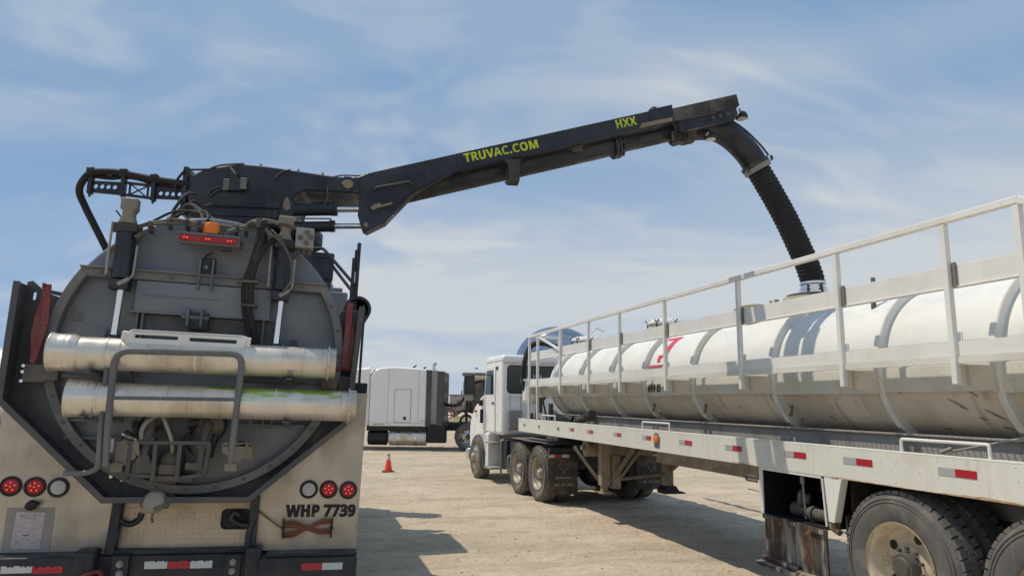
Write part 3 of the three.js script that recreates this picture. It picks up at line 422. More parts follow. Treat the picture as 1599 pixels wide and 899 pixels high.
    part('reflective_strip', ext([[x0, y0], [x1, y0], ...top], z - 0.001, z + 0.002, { bevel: 0 }), m === 'R' ? M.tapeRed : M.tapeWhite, bump);
  }
  // drain cap
  { const c = part('drain_cap', [lathe([[0.070, 0], [0.076, 0.02], [0.074, 0.05], [0.055, 0.075], [0.001, 0.082]], [-0.178, 1.105, 0.14], [-0.178, 1.105, 1], 28), cyl([-0.178, 1.105, -0.02], [-0.178, 1.105, 0.15], 0.055)], M.plainGrey, T);
    part('ear', [box(-0.265, -0.235, 1.07, 1.11, 0.15, 0.19, 0.006), box(-0.125, -0.09, 1.06, 1.11, 0.15, 0.19, 0.006), cyl([-0.17, 1.06, 0.22], [-0.11, 1.085, 0.22], 0.012), tube([[-0.18, 1.04, 0.17], [-0.185, 1.0, 0.17], [-0.18, 0.97, 0.15]], 0.008)], M.gun, c); }
  part('drain_mount', [box(-0.23, -0.07, 1.10, 1.28, 0.0, 0.10, 0.008), box(-0.20, 0.04, 1.235, 1.27, 0.06, 0.2, 0.006)], M.tray, T);
  // valve and pump assembly in a cage
  part('pump', [lathe([[0.001, 0], [0.06, 0.0], [0.085, 0.03], [0.085, 0.09], [0.05, 0.12], [0.001, 0.125]], [-0.10, 1.37, 0.12], [-0.10, 1.37, 1], 24), box(-0.17, -0.03, 1.29, 1.36, 0.08, 0.26, 0.012), cyl([-0.10, 1.36, 0.2], [-0.095, 1.50, 0.22], 0.028), box(-0.2, 0.05, 1.25, 1.285, 0.08, 0.24, 0.008)], M.gun, T);
  part('valve', [cyl([-0.245, 1.66, 0.24], [-0.25, 1.52, 0.27], 0.036), box(-0.295, -0.2, 1.49, 1.535, 0.2, 0.30, 0.01), cyl([-0.25, 1.49, 0.26], [-0.265, 1.40, 0.27], 0.034), ext([[-0.32, 1.30], [-0.20, 1.30], [-0.20, 1.36], [-0.225, 1.42], [-0.29, 1.42], [-0.32, 1.34]], 0.18, 0.30), cyl([-0.23, 1.30, 0.26], [-0.23, 1.275, 0.26], 0.016)], M.gun, T);
  part('valve', [cyl([0.118, 1.635, 0.26], [0.095, 1.50, 0.28], 0.026), cyl([0.112, 1.61, 0.262], [0.108, 1.585, 0.266], 0.033), box(0.055, 0.125, 1.465, 1.51, 0.22, 0.3, 0.008), cyl([0.095, 1.47, 0.28], [0.095, 1.36, 0.28], 0.028), box(0.0, 0.115, 1.325, 1.375, 0.18, 0.30, 0.01), cyl([0.05, 1.64, 0.2], [0.19, 1.64, 0.2], 0.03)], M.gun, T);
  part('cage', [...[[-0.34, 1.51, -0.34, 1.29], [-0.19, 1.51, -0.185, 1.25], [-0.04, 1.51, -0.04, 1.25], [0.14, 1.51, 0.13, 1.29]].map(([a, b, c, d]) => bar([a, b, 0.30], [c, d, 0.30], 0.028, 0.03)), bar([-0.36, 1.50, 0.30], [0.145, 1.505, 0.30], 0.03, 0.028), bar([-0.35, 1.295, 0.29], [-0.18, 1.28, 0.29], 0.026), bar([-0.05, 1.27, 0.29], [0.13, 1.295, 0.29], 0.026)], M.tray, T);
  part('braided_hose', tube([[-0.20, 1.69, 0.22], [-0.165, 1.67, 0.3], [-0.125, 1.60, 0.33], [-0.095, 1.51, 0.3], [-0.09, 1.44, 0.25]], 0.013, 40), M.plainGrey, T);
  part('braided_hose', tube([[-0.215, 1.675, 0.26], [-0.262, 1.63, 0.30], [-0.285, 1.57, 0.3], [-0.28, 1.50, 0.28]], 0.015, 40), M.plainGrey, T);
  part('pipe_run', [tube([[-0.42, 1.55, 0.1], [-0.36, 1.53, 0.15], [-0.30, 1.52, 0.22]], 0.02), tube([[-0.37, 1.63, 0.12], [-0.35, 1.58, 0.15], [-0.30, 1.56, 0.14], [-0.2, 1.6, 0.1]], 0.022), tube([[-0.02, 1.60, 0.1], [0.02, 1.63, 0.18], [0.12, 1.66, 0.2]], 0.02), cyl([-0.06, 1.45, 0.2], [0.0, 1.56, 0.22], 0.022), cyl([0.02, 1.44, 0.24], [0.07, 1.40, 0.30], 0.010), cyl([-0.37, 1.50, 0.25], [-0.30, 1.505, 0.25], 0.015)], M.blackDusty, T);
  part('handle', [bar([-0.40, 1.555, 0.30], [-0.31, 1.52, 0.32], 0.014, 0.014)], M.chrome, T);
  part('mounting_bracket', [ext([[0.215, 1.51], [0.41, 1.51], [0.425, 1.40], [0.36, 1.40], [0.34, 1.36], [0.28, 1.36], [0.26, 1.42], [0.225, 1.44]], 0.26, 0.29, { holes: [circlePath(0.235, 1.49, 0.008), circlePath(0.255, 1.49, 0.008), circlePath(0.38, 1.49, 0.008), circlePath(0.40, 1.49, 0.008)] }), box(0.25, 0.33, 1.32, 1.375, 0.2, 0.32, 0.008), bar([0.37, 1.66, 0.1], [0.40, 1.46, 0.26], 0.018), box(0.3, 0.35, 1.40, 1.50, 0.0, 0.27)], M.beige, T);
  part('mounting_bracket', [ext([[-0.42, 1.50], [-0.38, 1.52], [-0.31, 1.50], [-0.30, 1.40], [-0.36, 1.35], [-0.42, 1.36]], 0.26, 0.31), ext([[-0.31, 1.53], [-0.29, 1.50], [-0.275, 1.41], [-0.30, 1.42], [-0.33, 1.48]], 0.30, 0.32), box(-0.44, -0.37, 1.31, 1.37, 0.1, 0.33, 0.01), box(-0.41, -0.34, 1.38, 1.50, 0.0, 0.27)], M.beige, T);
  part('warning_sticker', [box(-0.505, -0.485, 1.42, 1.51, 0.105, 0.11)], M.tapeWhite, T);
  // small fittings, bolts and lines over the door
  { const r = rng(61); for (let k = 0; k < 22; k++) { const a = (-150 + k * 11.4 - 20) * Math.PI / 180, R0 = 0.955; const x = R0 * Math.cos(a), y = cy + R0 * Math.sin(a); if (y > 2.55) continue; part('frame_bolt', bolt(x, y, 0.112, 0.012, 0.012), M.gun, T); }
    for (const x of [-0.7, -0.25, 0.2, 0.66]) part('frame_bolt', bolt(x, 2.645, 0.11, 0.011, 0.012), M.gun, T); }
  part('control_line', tube([[-0.30, 1.70, 0.08], [-0.34, 1.60, 0.12], [-0.33, 1.48, 0.16], [-0.36, 1.36, 0.14]], 0.009, 30), M.rubber, T); part('control_line', tube([[0.05, 1.68, 0.1], [0.0, 1.58, 0.14], [-0.02, 1.5, 0.18], [0.03, 1.42, 0.2]], 0.009, 30), M.rubber, T); part('control_line', tube([[0.2, 1.70, 0.1], [0.22, 1.6, 0.16], [0.17, 1.5, 0.2], [0.15, 1.4, 0.2]], 0.010, 30), M.rubber, T); part('control_line', tube([[-0.36, 1.46, 0.2], [-0.30, 1.38, 0.24], [-0.2, 1.34, 0.24]], 0.008, 24), M.plainGrey, T);
  part('drain_valve', [cyl([0.16, 1.62, 0.08], [0.16, 1.62, 0.22], 0.045, 0.04), cyl([0.16, 1.62, 0.22], [0.16, 1.62, 0.24], 0.055, 0.055, 8), cyl([0.16, 1.57, 0.18], [0.15, 1.46, 0.2], 0.02)], M.blackDusty, T);
  part('sight_port', [cyl([-0.06, 1.62, 0.04], [-0.06, 1.62, 0.1], 0.13, 0.12, 32), ring([-0.06, 1.62, 0.1], [-0.06, 1.62, 0.115], 0.135, 0.09)], M.tray, T);
  part('hose_fitting', [cyl([-0.02, 2.98, 0.16], [0.07, 2.985, 0.17], 0.018), cyl([0.10, 3.0, 0.16], [0.16, 3.03, 0.17], 0.02), cyl([0.27, 3.08, 0.19], [0.35, 3.10, 0.2], 0.022), cyl([0.36, 3.04, 0.21], [0.40, 3.0, 0.23], 0.018), cyl([-0.5, 2.90, 0.17], [-0.45, 2.94, 0.17], 0.02), cyl([0.31, 3.05, 0.2], [0.31, 3.12, 0.2], 0.024)], M.gun, T);
  part('wire', tube([[-0.52, 2.96, 0.16], [-0.62, 2.82, 0.18], [-0.66, 2.70, 0.16], [-0.66, 2.60, 0.14]], 0.006, 30), M.gun, T); part('wire', tube([[-0.01, 2.86, 0.04], [-0.05, 2.83, 0.05], [-0.02, 2.78, 0.05]], 0.005, 20), M.rubber, T);
  part('warning_sticker', box(-0.86, -0.80, 2.30, 2.37, 0.03, 0.033), M.greyDusty, T);
  // folding step and pipe rack
  part('folding_step', [ext([[-0.39, 2.225], [0.325, 2.225], [0.325, 2.205], [0.30, 2.12], [-0.42, 2.10], [-0.41, 2.17]], 0.455, 0.475, { holes: [rrPts(-0.36, -0.10, 2.175, 2.198, 0.008), rrPts(-0.03, 0.265, 2.172, 2.196, 0.008)] }), bar([-0.405, 2.215, 0.46], [-0.43, 2.05, 0.42], 0.03, 0.06), bar([0.325, 2.22, 0.46], [0.31, 2.05, 0.42], 0.02, 0.06), box(-0.38, 0.30, 2.215, 2.23, 0.35, 0.475, 0.003)], M.white, T);
  part('rack_rail', [...rail([[-0.435, 1.36, 0.46], [-0.445, 1.7, 0.5], [-0.45, 2.085, 0.515], [0.315, 2.105, 0.515], [0.308, 1.7, 0.5], [0.30, 1.38, 0.46]], 0.021, 0.09), ...pipeline([[-0.445, 1.785, 0.5], [0.305, 1.80, 0.5]], 0.013)], M.greyDusty, T);
  part('grab_rail', [...rail([[-0.505, 2.03, 0.44], [-0.485, 1.55, 0.47], [-0.475, 1.345, 0.46], [-0.54, 1.315, 0.45], [-0.67, 1.312, 0.42]], 0.017, 0.09), box(-0.55, -0.485, 2.015, 2.035, 0.38, 0.47, 0.004)], M.greyDusty, T);
  part('pipe_cradle', [box(-0.62, -0.57, 1.62, 2.25, 0.09, 0.13, 0.004), box(0.60, 0.65, 1.62, 2.25, 0.09, 0.13, 0.004), ...[-0.595, 0.625].flatMap((x) => [box(x - 0.02, x + 0.02, 1.655, 1.672, 0.1, 0.52, 0.003), box(x - 0.02, x + 0.02, 1.942, 1.958, 0.1, 0.52, 0.003)])], M.tray, T);
  // right-hand ladder rail, stakes and hoop
  part('side_rail', [...rail([[0.70, 3.12, -0.7], [0.78, 3.13, -0.68], [1.07, 2.78, -0.45], [1.07, 2.5, -0.4]], 0.014, 0.04), ...rail([[0.74, 3.05, -0.7], [0.81, 3.05, -0.68], [1.055, 2.72, -0.45], [1.055, 2.5, -0.4]], 0.014, 0.04)], M.black, T);
  part('stake', [box(1.055, 1.085, 2.2, 3.12, -0.33, -0.29, 0.003), box(1.022, 1.05, 2.3, 2.99, -0.33, -0.29, 0.003), box(1.04, 1.07, 2.88, 3.06, -0.34, -0.3, 0.003), box(1.03, 1.075, 2.76, 2.775, -0.33, -0.28, 0.002)], M.black, T);
  part('hoop', [ring([1.085, 2.53, -0.62], [1.09, 2.555, -0.22], 0.108, 0.085, 40), cyl([1.085, 2.53, -0.62], [1.085, 2.53, -0.6], 0.09)], M.black, T);
  part('perforated_bracket', [ext([[1.118, 1.9], [1.118, 2.56], [1.128, 2.56], [1.128, 1.9]], -0.02, 0.0, { bevel: 0.001 }), extX([[-0.28, 1.9], [-0.28, 2.56], [-0.19, 2.56], [-0.19, 1.9]], 1.14, 1.15, { holes: [2.0, 2.1, 2.2, 2.3, 2.4].map((y) => rrPts(-0.255, -0.215, y, y + 0.045, 0.01)), bevel: 0.001 }), box(1.10, 1.20, 1.88, 1.96, -0.3, -0.1, 0.01)], M.black, T);
  // frame, axles, cab (mostly hidden, they throw the shadow beside the truck)
  part('chassis_rail', [box(-0.45, -0.37, 0.72, 1.0, -8.0, -0.08), box(0.37, 0.45, 0.72, 1.0, -8.0, -0.08), box(-0.5, 0.5, 1.0, 1.2, -4.6, -0.1)], M.black, T);
  for (const z of [-1.5, -2.75, -6.9]) { part('axle', cyl([-0.8, 0.5, z], [0.8, 0.5, z], 0.07), M.black, T); for (const s of [-1, 1]) wheel(T, s * 1.16, 0.5, z, 0.5, 0.26, { lugs: 0, side: s < 0 ? 1 : -1, dual: z > -5 }); }
  part('cab', [box(-1.05, 1.05, 0.8, 2.45, -7.35, -5.5, 0.12), box(-0.95, 0.95, 0.75, 1.6, -8.3, -7.3, 0.15)], M.cab, T);
  part('added_shadow_housing', [box(0.5, 1.17, 1.2, 3.25, -5.2, -3.95, 0.03), box(0.62, 1.1, 3.25, 3.32, -5.1, -4.05, 0.02)], M.grey, T);  // unseen box added to shape the shadow on the ground
  part('added_shadow_stack', [cyl([0.88, 1.2, -6.9], [0.88, 3.72, -6.9], 0.24), cyl([0.88, 3.72, -6.9], [0.88, 3.8, -6.9], 0.16)], M.grey, T); part('ladder', [box(0.6, 1.16, 0.9, 3.2, -5.42, -5.34, 0.01)], M.black, T);  // the upright cylinder is added out of sight to throw a shadow band
  each('side_box', [box(0.75, 1.18, 0.55, 1.2, -4.6, -3.4, 0.02), box(-1.2, -0.75, 0.55, 1.2, -4.6, -3.4, 0.02)], M.alu, T);
  part('pedestal', [cyl([0.28, 2.95, -2.05], [0.28, 3.60, -2.05], 0.36, 0.33, 40), cyl([0.28, 3.42, -2.05], [0.28, 3.55, -2.05], 0.5, 0.5, 40), box(-0.35, 0.9, 2.95, 3.22, -2.7, -1.3, 0.02)], M.black, T);
}
// boom: built in its own upright plane, then hung on the truck
{
  const B = new THREE.Group(); B.name = 'boom'; B.position.set(0, 0, -7.04); B.rotation.y = -Math.atan(0.15); scene.add(B);
  const near = new THREE.Matrix4().set(0.8653, 0.0015, 0, 0.0372, 0.0236, 0.8929, 0, 0.2106, 0, 0, 1, 0.28, 0, 0, 0, 1), mid = new THREE.Matrix4().set(1.0002, -0.028, 0, 0.0152, 0.0272, 0.9951, 0, -0.1228, 0, 0, 1, 0.15, 0, 0, 0, 1);
  const PR = (n, g, m, p, o = {}) => part(n, g, m, p, { ...o, fit: near }), PM = (n, g, m, p, o = {}) => part(n, g, m, p, { ...o, fit: mid });   // the two layouts in metres: near face and tube plane
  PR('housing', [ext([[-1.38, 3.71], [-1.395, 3.9], [-1.40, 4.13], [-1.36, 4.155], [-1.22, 4.235], [-1.0, 4.27], [-0.83, 4.29], [-0.60, 4.275], [-0.41, 4.252], [0.11, 4.187], [0.34, 4.172], [0.52, 4.22], [0.58, 4.10], [0.52, 3.99], [0.15, 4.01], [-0.16, 4.015], [-0.24, 3.98], [-0.27, 3.92], [-0.28, 3.70], [-0.34, 3.645], [-0.7, 3.655], [-1.15, 3.67]], -0.72, 0.0, { bevel: 0.012 }), box(-1.1, -0.3, 3.60, 3.67, -0.68, -0.02, 0.01)], M.black, B);
  PR('weld_plate', [ext([[-1.30, 3.80], [-0.42, 3.78], [-0.42, 3.70], [-1.28, 3.715]], -0.01, 0.012), ext([[-1.25, 3.70], [-0.32, 3.69], [-0.40, 3.62], [-1.2, 3.64]], -0.02, 0.03), ext([[-1.37, 3.83], [-0.34, 3.81], [-0.34, 3.80], [-1.37, 3.82]], -0.005, 0.022, { bevel: 0.003 })], M.black, B);
  PR('pin_cover', [ext([[0.24, 4.10], [0.29, 4.135], [0.345, 4.135], [0.375, 4.10], [0.365, 4.06], [0.32, 4.035], [0.28, 4.05]], 0.012, 0.03, { bevel: 0.006 })], M.tan, B);
  PR('pin_boss', [ext([[-0.40, 3.70], [-0.405, 3.86], [-0.38, 3.93], [-0.33, 3.95], [-0.28, 3.93], [-0.25, 3.86], [-0.255, 3.70]], -0.0, 0.03, { bevel: 0.01 }), cyl([0.315, 4.095, -0.38], [0.315, 4.095, 0.012], 0.085)], M.black, B);
  PR('pin_cover', [ext([[-0.365, 3.80], [-0.37, 3.85], [-0.35, 3.91], [-0.33, 3.92], [-0.31, 3.90], [-0.285, 3.83], [-0.29, 3.79], [-0.33, 3.77]], 0.03, 0.045, { bevel: 0.005 })], M.tan, B);
  PR('valve_bank', [box(-0.98, -0.80, 3.98, 4.12, 0.0, 0.05, 0.006), box(-0.94, -0.87, 4.10, 4.17, 0.0, 0.05, 0.006)], M.black, B);
  PR('valve_port', [-0.98, -0.80].flatMap((x, i) => [0, 1, 2, 3, 4].map((k) => box(x - 0.03, x + 0.03, 3.985 + k * 0.025 + (i ? 0.015 : -0.0), 4.0 + k * 0.025 + (i ? 0.015 : -0.0), 0.02, 0.06, 0.003))), M.plainGrey, B);
  PR('control_lever', [cyl([-0.9, 4.17, 0.03], [-0.95, 4.23, 0.05], 0.010)], M.plainGrey, B);
  PR('hose_line', [tube([[-1.18, 3.93, 0.01], [-1.14, 3.99, 0.02], [-1.06, 4.02, 0.02], [-0.95, 4.02, 0.02]], 0.009), tube([[-1.16, 3.91, 0.01], [-1.1, 3.97, 0.02], [-1.02, 4.0, 0.02]], 0.008), tube([[-1.30, 4.18, -0.05], [-1.12, 4.25, 0.01], [-0.95, 4.285, 0.0], [-0.83, 4.30, -0.02]], 0.012), tube([[-0.5, 4.12, 0.01], [-0.42, 4.2, 0.02], [-0.32, 4.245, 0.01]], 0.007), tube([[0.07, 3.84, 0.02], [0.10, 3.92, 0.03], [0.10, 4.0, 0.03], [0.09, 4.06, 0.01]], 0.008), tube([[0.12, 4.19, -0.05], [0.25, 4.215, -0.05], [0.42, 4.215, -0.05], [0.55, 4.24, -0.05]], 0.008)], M.gun, B);
  PR('grease_point', [[-0.66, 4.285], [-0.25, 4.237], [0.02, 4.205], [0.27, 4.18]].map(([x, y]) => cyl([x, y, -0.05], [x, y + 0.03, -0.05], 0.014, 0.011, 10)), M.tan, B);
  PR('end_frame', [box(-1.45, -1.40, 3.72, 4.24, -0.33, 0.02, 0.006), bar([-1.42, 4.21, 0.0], [-1.18, 4.22, 0.0], 0.02), ], M.black, B);
  // lift cylinders
  for (const [y, x1, r, n] of [[3.81, 0.205, 0.066, 0.02], [3.632, 0.185, 0.058, -0.02]]) {
    const c = new THREE.Group(); c.name = 'lift_cylinder'; B.add(c);
    PR('barrel', [cyl([-0.33, y - 0.01, n - 0.05], [x1, y + 0.008, n - 0.05], r), cyl([x1 - 0.06, y + 0.008, n - 0.05], [x1, y + 0.01, n - 0.05], r + 0.006)], M.black, c);
    PR('rod', cyl([x1, y + 0.01, n - 0.05], [0.62, y + 0.02, n - 0.05], r * 0.52), M.chrome, c);
    PR('feed_pipe', rail([[-0.22, y + r, n - 0.03], [-0.22, y + r + 0.025, n - 0.03], [0.14, y + r + 0.03, n - 0.03], [0.14, y + r, n - 0.03]], 0.008, 0.01), M.gun, c);
  }
  // main arm: two side beams with the suction tube slung between them
  const L = (s) => 3.976 + (s - 0.413) * 0.2941;
  for (const n of [0.28, -0.28]) {
    const e = n > 0 ? 3.645 : 3.05;
    if (n > 0) part('knuckle_plate', ext([[0.395, 3.95], [0.50, L(0.5) - 0.002], [1.36, L(1.36) - 0.002], [1.345, 4.063], [0.964, 3.843], [0.685, 3.508], [0.505, 3.406], [0.465, 3.43], [0.42, 3.57], [0.43, 3.76]], n - 0.16, n + 0.008, { bevel: 0.008 }), M.black, B);
    part('outer_beam', ext([[0.46, L(0.46)], [e - 0.02, L(e - 0.02)], [e, L(e) - 0.172], [1.33, L(1.33) - 0.172], [0.9, L(0.9) - 0.172]], n - 0.12, n, { bevel: 0.006 }), M.black, B);
    part('beam_edge', ext([[1.33, L(1.33) - 0.168], [e - 0.01, L(e - 0.01) - 0.168], [e - 0.01, L(e - 0.01) - 0.180], [1.33, L(1.33) - 0.180]], n - 0.135, n + 0.012, { bevel: 0.002 }), M.black, B);
    if (n < 0) continue;
    part('beam_collar', ext([[3.38, L(3.38) + 0.012], [3.63, L(3.63) + 0.012], [3.652, L(3.652) - 0.186], [3.40, L(3.40) - 0.186]], n - 0.135, n + 0.014, { bevel: 0.004 }), M.black, B);
    part('inner_beam', ext([[3.3, L(3.3) - 0.022], [4.375, 5.122], [4.405, 4.995], [4.345, 4.965], [3.3, L(3.3) - 0.168]], n - 0.105, n - 0.015, { bevel: 0.005 }), M.blackDusty, B);
  }
  part('knuckle_web', [ext([[0.50, 3.98], [1.2, L(1.2) - 0.03], [1.2, L(1.2) - 0.06], [0.52, 3.92]], -0.28, 0.16, { bevel: 0.004 }), box(0.44, 0.60, 3.65, 3.80, -0.1, 0.15, 0.01)], M.black, B);
  part('cross_tie', [1.5, 2.3, 2.9].map((x) => box(x, x + 0.08, L(x) - 0.06, L(x) - 0.02, -0.28, 0.17, 0.004)), M.black, B);
  part('seam_plate', ext([[1.20, L(1.2) - 0.01], [1.36, L(1.36) - 0.01], [1.36, L(1.36) - 0.165], [1.325, L(1.325) - 0.165]], 0.284, 0.294, { bevel: 0.002 }), M.black, B);
  part('weld_seam', bar([0.61, 3.60, 0.29], [1.325, 4.05, 0.29], 0.016, 0.016), M.black, B);
  part('top_fitting', lathe([[0.05, 0], [0.05, 0.03], [0.03, 0.05], [0.001, 0.052]], [3.46, L(3.46) + 0.005, 0.2], [3.44, 9, 0.2]), M.black, B);
  part('lever', bar([0.60, 3.65, 0.295], [0.75, 3.70, 0.305], 0.03, 0.02), M.tan, B); part('handle', rail([[0.56, 3.83, 0.30], [0.59, 3.85, 0.32], [0.91, 3.925, 0.32], [0.93, 3.90, 0.30]], 0.008, 0.02), M.gun, B);
  part('pin_cover', ext([[0.535, 3.645], [0.575, 3.685], [0.63, 3.70], [0.645, 3.675], [0.60, 3.64], [0.56, 3.62]], 0.288, 0.302, { bevel: 0.004 }), M.tan, B); part('pin_end', cyl([0.505, 3.475, 0.28], [0.505, 3.475, 0.296], 0.022), M.tan, B);
  part('lettering', text('TRUVAC.COM', 0.776, 0.093, 0.002, 0.012).rotateZ(0.2635).translate(1.452, 4.163, 0.282), M.lime, B); part('lettering', text('HXX', 0.228, 0.093, 0.002, 0.012).rotateZ(0.2635).translate(3.03, 4.628, 0.282), M.lime, B);
  // suction tube under the arm
  const K = (s) => 4.49 + (s - 2.643) * 0.2655 - 0.006;
  PM('suction_tube', [cyl([0.72, K(0.72), -0.15], [3.17, K(3.17), -0.15], 0.125, 0.125, 36), cyl([3.15, K(3.15) - 0.005, -0.15], [3.98, K(3.98) - 0.004, -0.15], 0.108, 0.108, 36)], M.black, B);
  PM('flange', [cyl([3.155, K(3.155), -0.15], [3.19, K(3.19), -0.15], 0.165, 0.165, 40), cyl([3.20, K(3.2), -0.15], [3.225, K(3.225), -0.15], 0.165, 0.165, 40), cyl([3.245, K(3.245), -0.15], [3.26, K(3.26), -0.15], 0.15, 0.15, 40)], M.black, B);
  { const b = []; for (let k = 0; k < 10; k++) { const t = k / 10 * 6.283, d = V(1, 0.2655, 0).normalize(), n = V(-0.2655, 1, 0).normalize().multiplyScalar(Math.cos(t) * 0.145).add(V(0, 0, Math.sin(t) * 0.145)), c = V(3.15, K(3.15), -0.15).add(n); b.push(cyl(c, c.clone().addScaledVector(d, 0.12), 0.012, 0.012, 6)); } PM('flange_bolt', b, M.gun, B); }
  part('hose_hanger', [ext([[1.84, 4.22], [2.02, 4.23], [2.0, 4.19], [2.005, 4.01], [1.885, 3.98], [1.86, 3.97], [1.855, 3.985], [1.895, 4.0], [1.885, 4.17]], 0.26, 0.30), box(1.885, 2.0, 3.985, 4.01, 0.17, 0.30, 0.004), box(1.885, 2.0, 4.0, 4.2, 0.15, 0.17, 0.004)], M.blackDusty, B);
  PM('hose_joint', [bar([2.64, 4.50, -0.02], [2.82, 4.56, 0.02], 0.05, 0.04), box(2.68, 2.79, 4.47, 4.53, -0.03, 0.05, 0.01), cyl([2.73, 4.60, -0.02], [2.72, 4.48, 0.04], 0.012), cyl([2.66, 4.53, 0.03], [2.70, 4.46, 0.04], 0.015)], M.gun, B);
  part('head_bracket', ext([[3.70, 4.755], [4.33, 4.935], [4.36, 4.86], [4.30, 4.80], [3.78, 4.655], [3.71, 4.66]], 0.235, 0.285, { bevel: 0.006 }), M.black, B);  part('head_plate', ext([[4.14, 4.92], [4.37, 4.985], [4.385, 4.90], [4.35, 4.83], [4.2, 4.79]], -0.05, 0.26, { bevel: 0.01 }), M.black, B);
  part('head_trim', bar([3.69, 4.76, 0.29], [4.12, 4.88, 0.29], 0.012, 0.012), M.gun, B); part('head_trim', bar([3.79, 4.655, 0.29], [4.11, 4.745, 0.29], 0.012, 0.012), M.gun, B);
  each('bolt', [[4.08, 4.815], [4.165, 4.84], [4.25, 4.868]].map(([x, y]) => cyl([x, y, 0.283], [x, y, 0.305], 0.022, 0.018, 8)), M.gun, B);
  PM('swivel', [cyl([3.84, 4.79, -0.15], [3.93, 4.815, -0.15], 0.16, 0.16, 32), cyl([3.95, 4.82, -0.15], [4.05, 4.845, -0.15], 0.175, 0.175, 32), box(3.80, 3.95, 4.62, 4.74, -0.1, 0.02, 0.01)], M.blackDusty, B);
  part('support_arm', ext([[3.27, 4.645], [3.63, 4.75], [3.63, 4.79], [3.29, 4.70]], 0.27, 0.30), M.tan, B);
  // elbow
  const E = new THREE.CatmullRomCurve3([[4.0, 4.825], [4.17, 4.855], [4.36, 4.845], [4.52, 4.77], [4.66, 4.645], [4.75, 4.53], [4.80, 4.435]].map(([x, y]) => V(x, y, -0.15)));
  PM('elbow', [sweep(E, 48, 32, () => 0.138)], M.black, B);
  PM('elbow_seam', [tube([[4.36, 4.99, -0.10], [4.52, 4.935, -0.10], [4.68, 4.82, -0.09], [4.84, 4.65, -0.08], [4.92, 4.53, -0.07]], 0.012, 40)], M.tray, B);
  PM('elbow_flange', [cyl([4.785, 4.46, -0.15], [4.805, 4.425, -0.15], 0.158, 0.158, 36), ...[-0.165, 0.165].map((o) => cyl([4.795 + o * 0.87, 4.445 + o * 0.5, -0.06], [4.815 + o * 0.87, 4.405 + o * 0.5, -0.06], 0.014))], M.blackDusty, B);
  for (const [x, y, n] of [[4.216, 4.685, 0.02], [4.60, 4.945, 0.0]]) { const f = PM('flood_lamp', lathe([[0.062, 0], [0.068, 0.015], [0.060, 0.05], [0.04, 0.075], [0.001, 0.082]], [x, y - 0.03, n], [x + 0.02, y + 1, n], 28), M.black, B); PM('lens', cyl([x, y - 0.036, n], [x, y - 0.029, n], 0.054, 0.054, 24), M.tapeWhite, f); PM('arm', bar([x, y + 0.03, n], [x + 0.03, y + 0.13, n - 0.1], 0.02), M.black, f); }
  // hose carrier behind the boom
  const hol = (x, y, n, st, r) => Array.from({ length: n }, (_, k) => circlePath(x + st * k, y - k * 0.002, r));
  PR('carrier_panel', [ext([[-2.40, 3.94], [-2.40, 4.065], [-2.07, 4.055], [-2.07, 3.915]], -0.02, 0, { bevel: 0.002, holes: hol(-2.335, 4.005, 4, 0.064, 0.024) }), ext([[-1.72, 3.885], [-1.72, 4.015], [-1.41, 4.00], [-1.41, 3.875]], -0.02, 0, { bevel: 0.002, holes: hol(-1.67, 3.945, 4, 0.064, 0.023) })], M.black, B);
  PR('carrier_frame', [bar([-2.05, 4.05, 0], [-1.73, 4.02, 0], 0.02, 0.03), bar([-2.05, 3.92, 0], [-1.73, 3.885, 0], 0.02, 0.03), bar([-1.985, 4.04, 0], [-1.985, 3.92, 0], 0.02), bar([-1.80, 4.02, 0], [-1.80, 3.89, 0], 0.02), bar([-1.985, 4.04, 0], [-1.80, 3.89, 0], 0.014), bar([-1.80, 4.02, 0], [-1.985, 3.92, 0], 0.014), bar([-1.41, 3.99, -0.01], [-1.38, 3.98, -0.01], 0.03)], M.black, B);
  for (const [x, y0, y1] of [[-2.385, 3.92, 4.205], [-2.055, 3.90, 4.20], [-1.74, 3.86, 4.15]]) PR('carrier_post', [box(x - 0.02, x + 0.02, y0, y1, -0.04, 0.03, 0.004), box(x - 0.038, x + 0.038, y1 - 0.09, y1 - 0.01, -0.06, 0.05, 0.01), cyl([x, y0 - 0.03, 0], [x, y0, 0], 0.012)], M.black, B);
  PR('carrier_hose', tube([[-2.30, 3.4, -0.3], [-2.38, 3.60, -0.2], [-2.46, 3.80, -0.1], [-2.49, 3.95, 0.0], [-2.44, 4.08, 0.02], [-2.36, 4.145, 0.02], [-2.2, 4.155, 0.02], [-2.05, 4.14, 0.02], [-1.74, 4.085, 0.02], [-1.5, 4.06, 0.01], [-1.38, 4.05, -0.02]], 0.036, 90, 14), M.hose, B);
  PR('carrier_hose', [tube([[-2.38, 4.125, -0.03], [-2.2, 4.105, -0.02], [-2.05, 4.12, -0.02], [-1.9, 4.10, -0.02], [-1.74, 4.05, -0.02], [-1.55, 4.035, -0.02], [-1.4, 4.03, -0.02]], 0.024, 60), tube([[-1.43, 4.19, 0.03], [-1.50, 4.08, 0.03], [-1.505, 3.96, 0.03], [-1.46, 3.86, 0.03], [-1.38, 3.80, 0.02]], 0.014, 40)], M.hose, B);
  PR('mast_hose', tube([[-2.1, 3.75, 0.0], [-2.04, 3.66, -0.05]], 0.008), M.hose, B);
  scene.updateMatrixWorld(true); truck.attach(B);
  // flexible hose down to the tanker hatch
  const H = thing('suction_hose', 'black ribbed suction hose hanging from the boom end into the tanker hatch', 'hose', [4.7, 4.4, -6.35]);
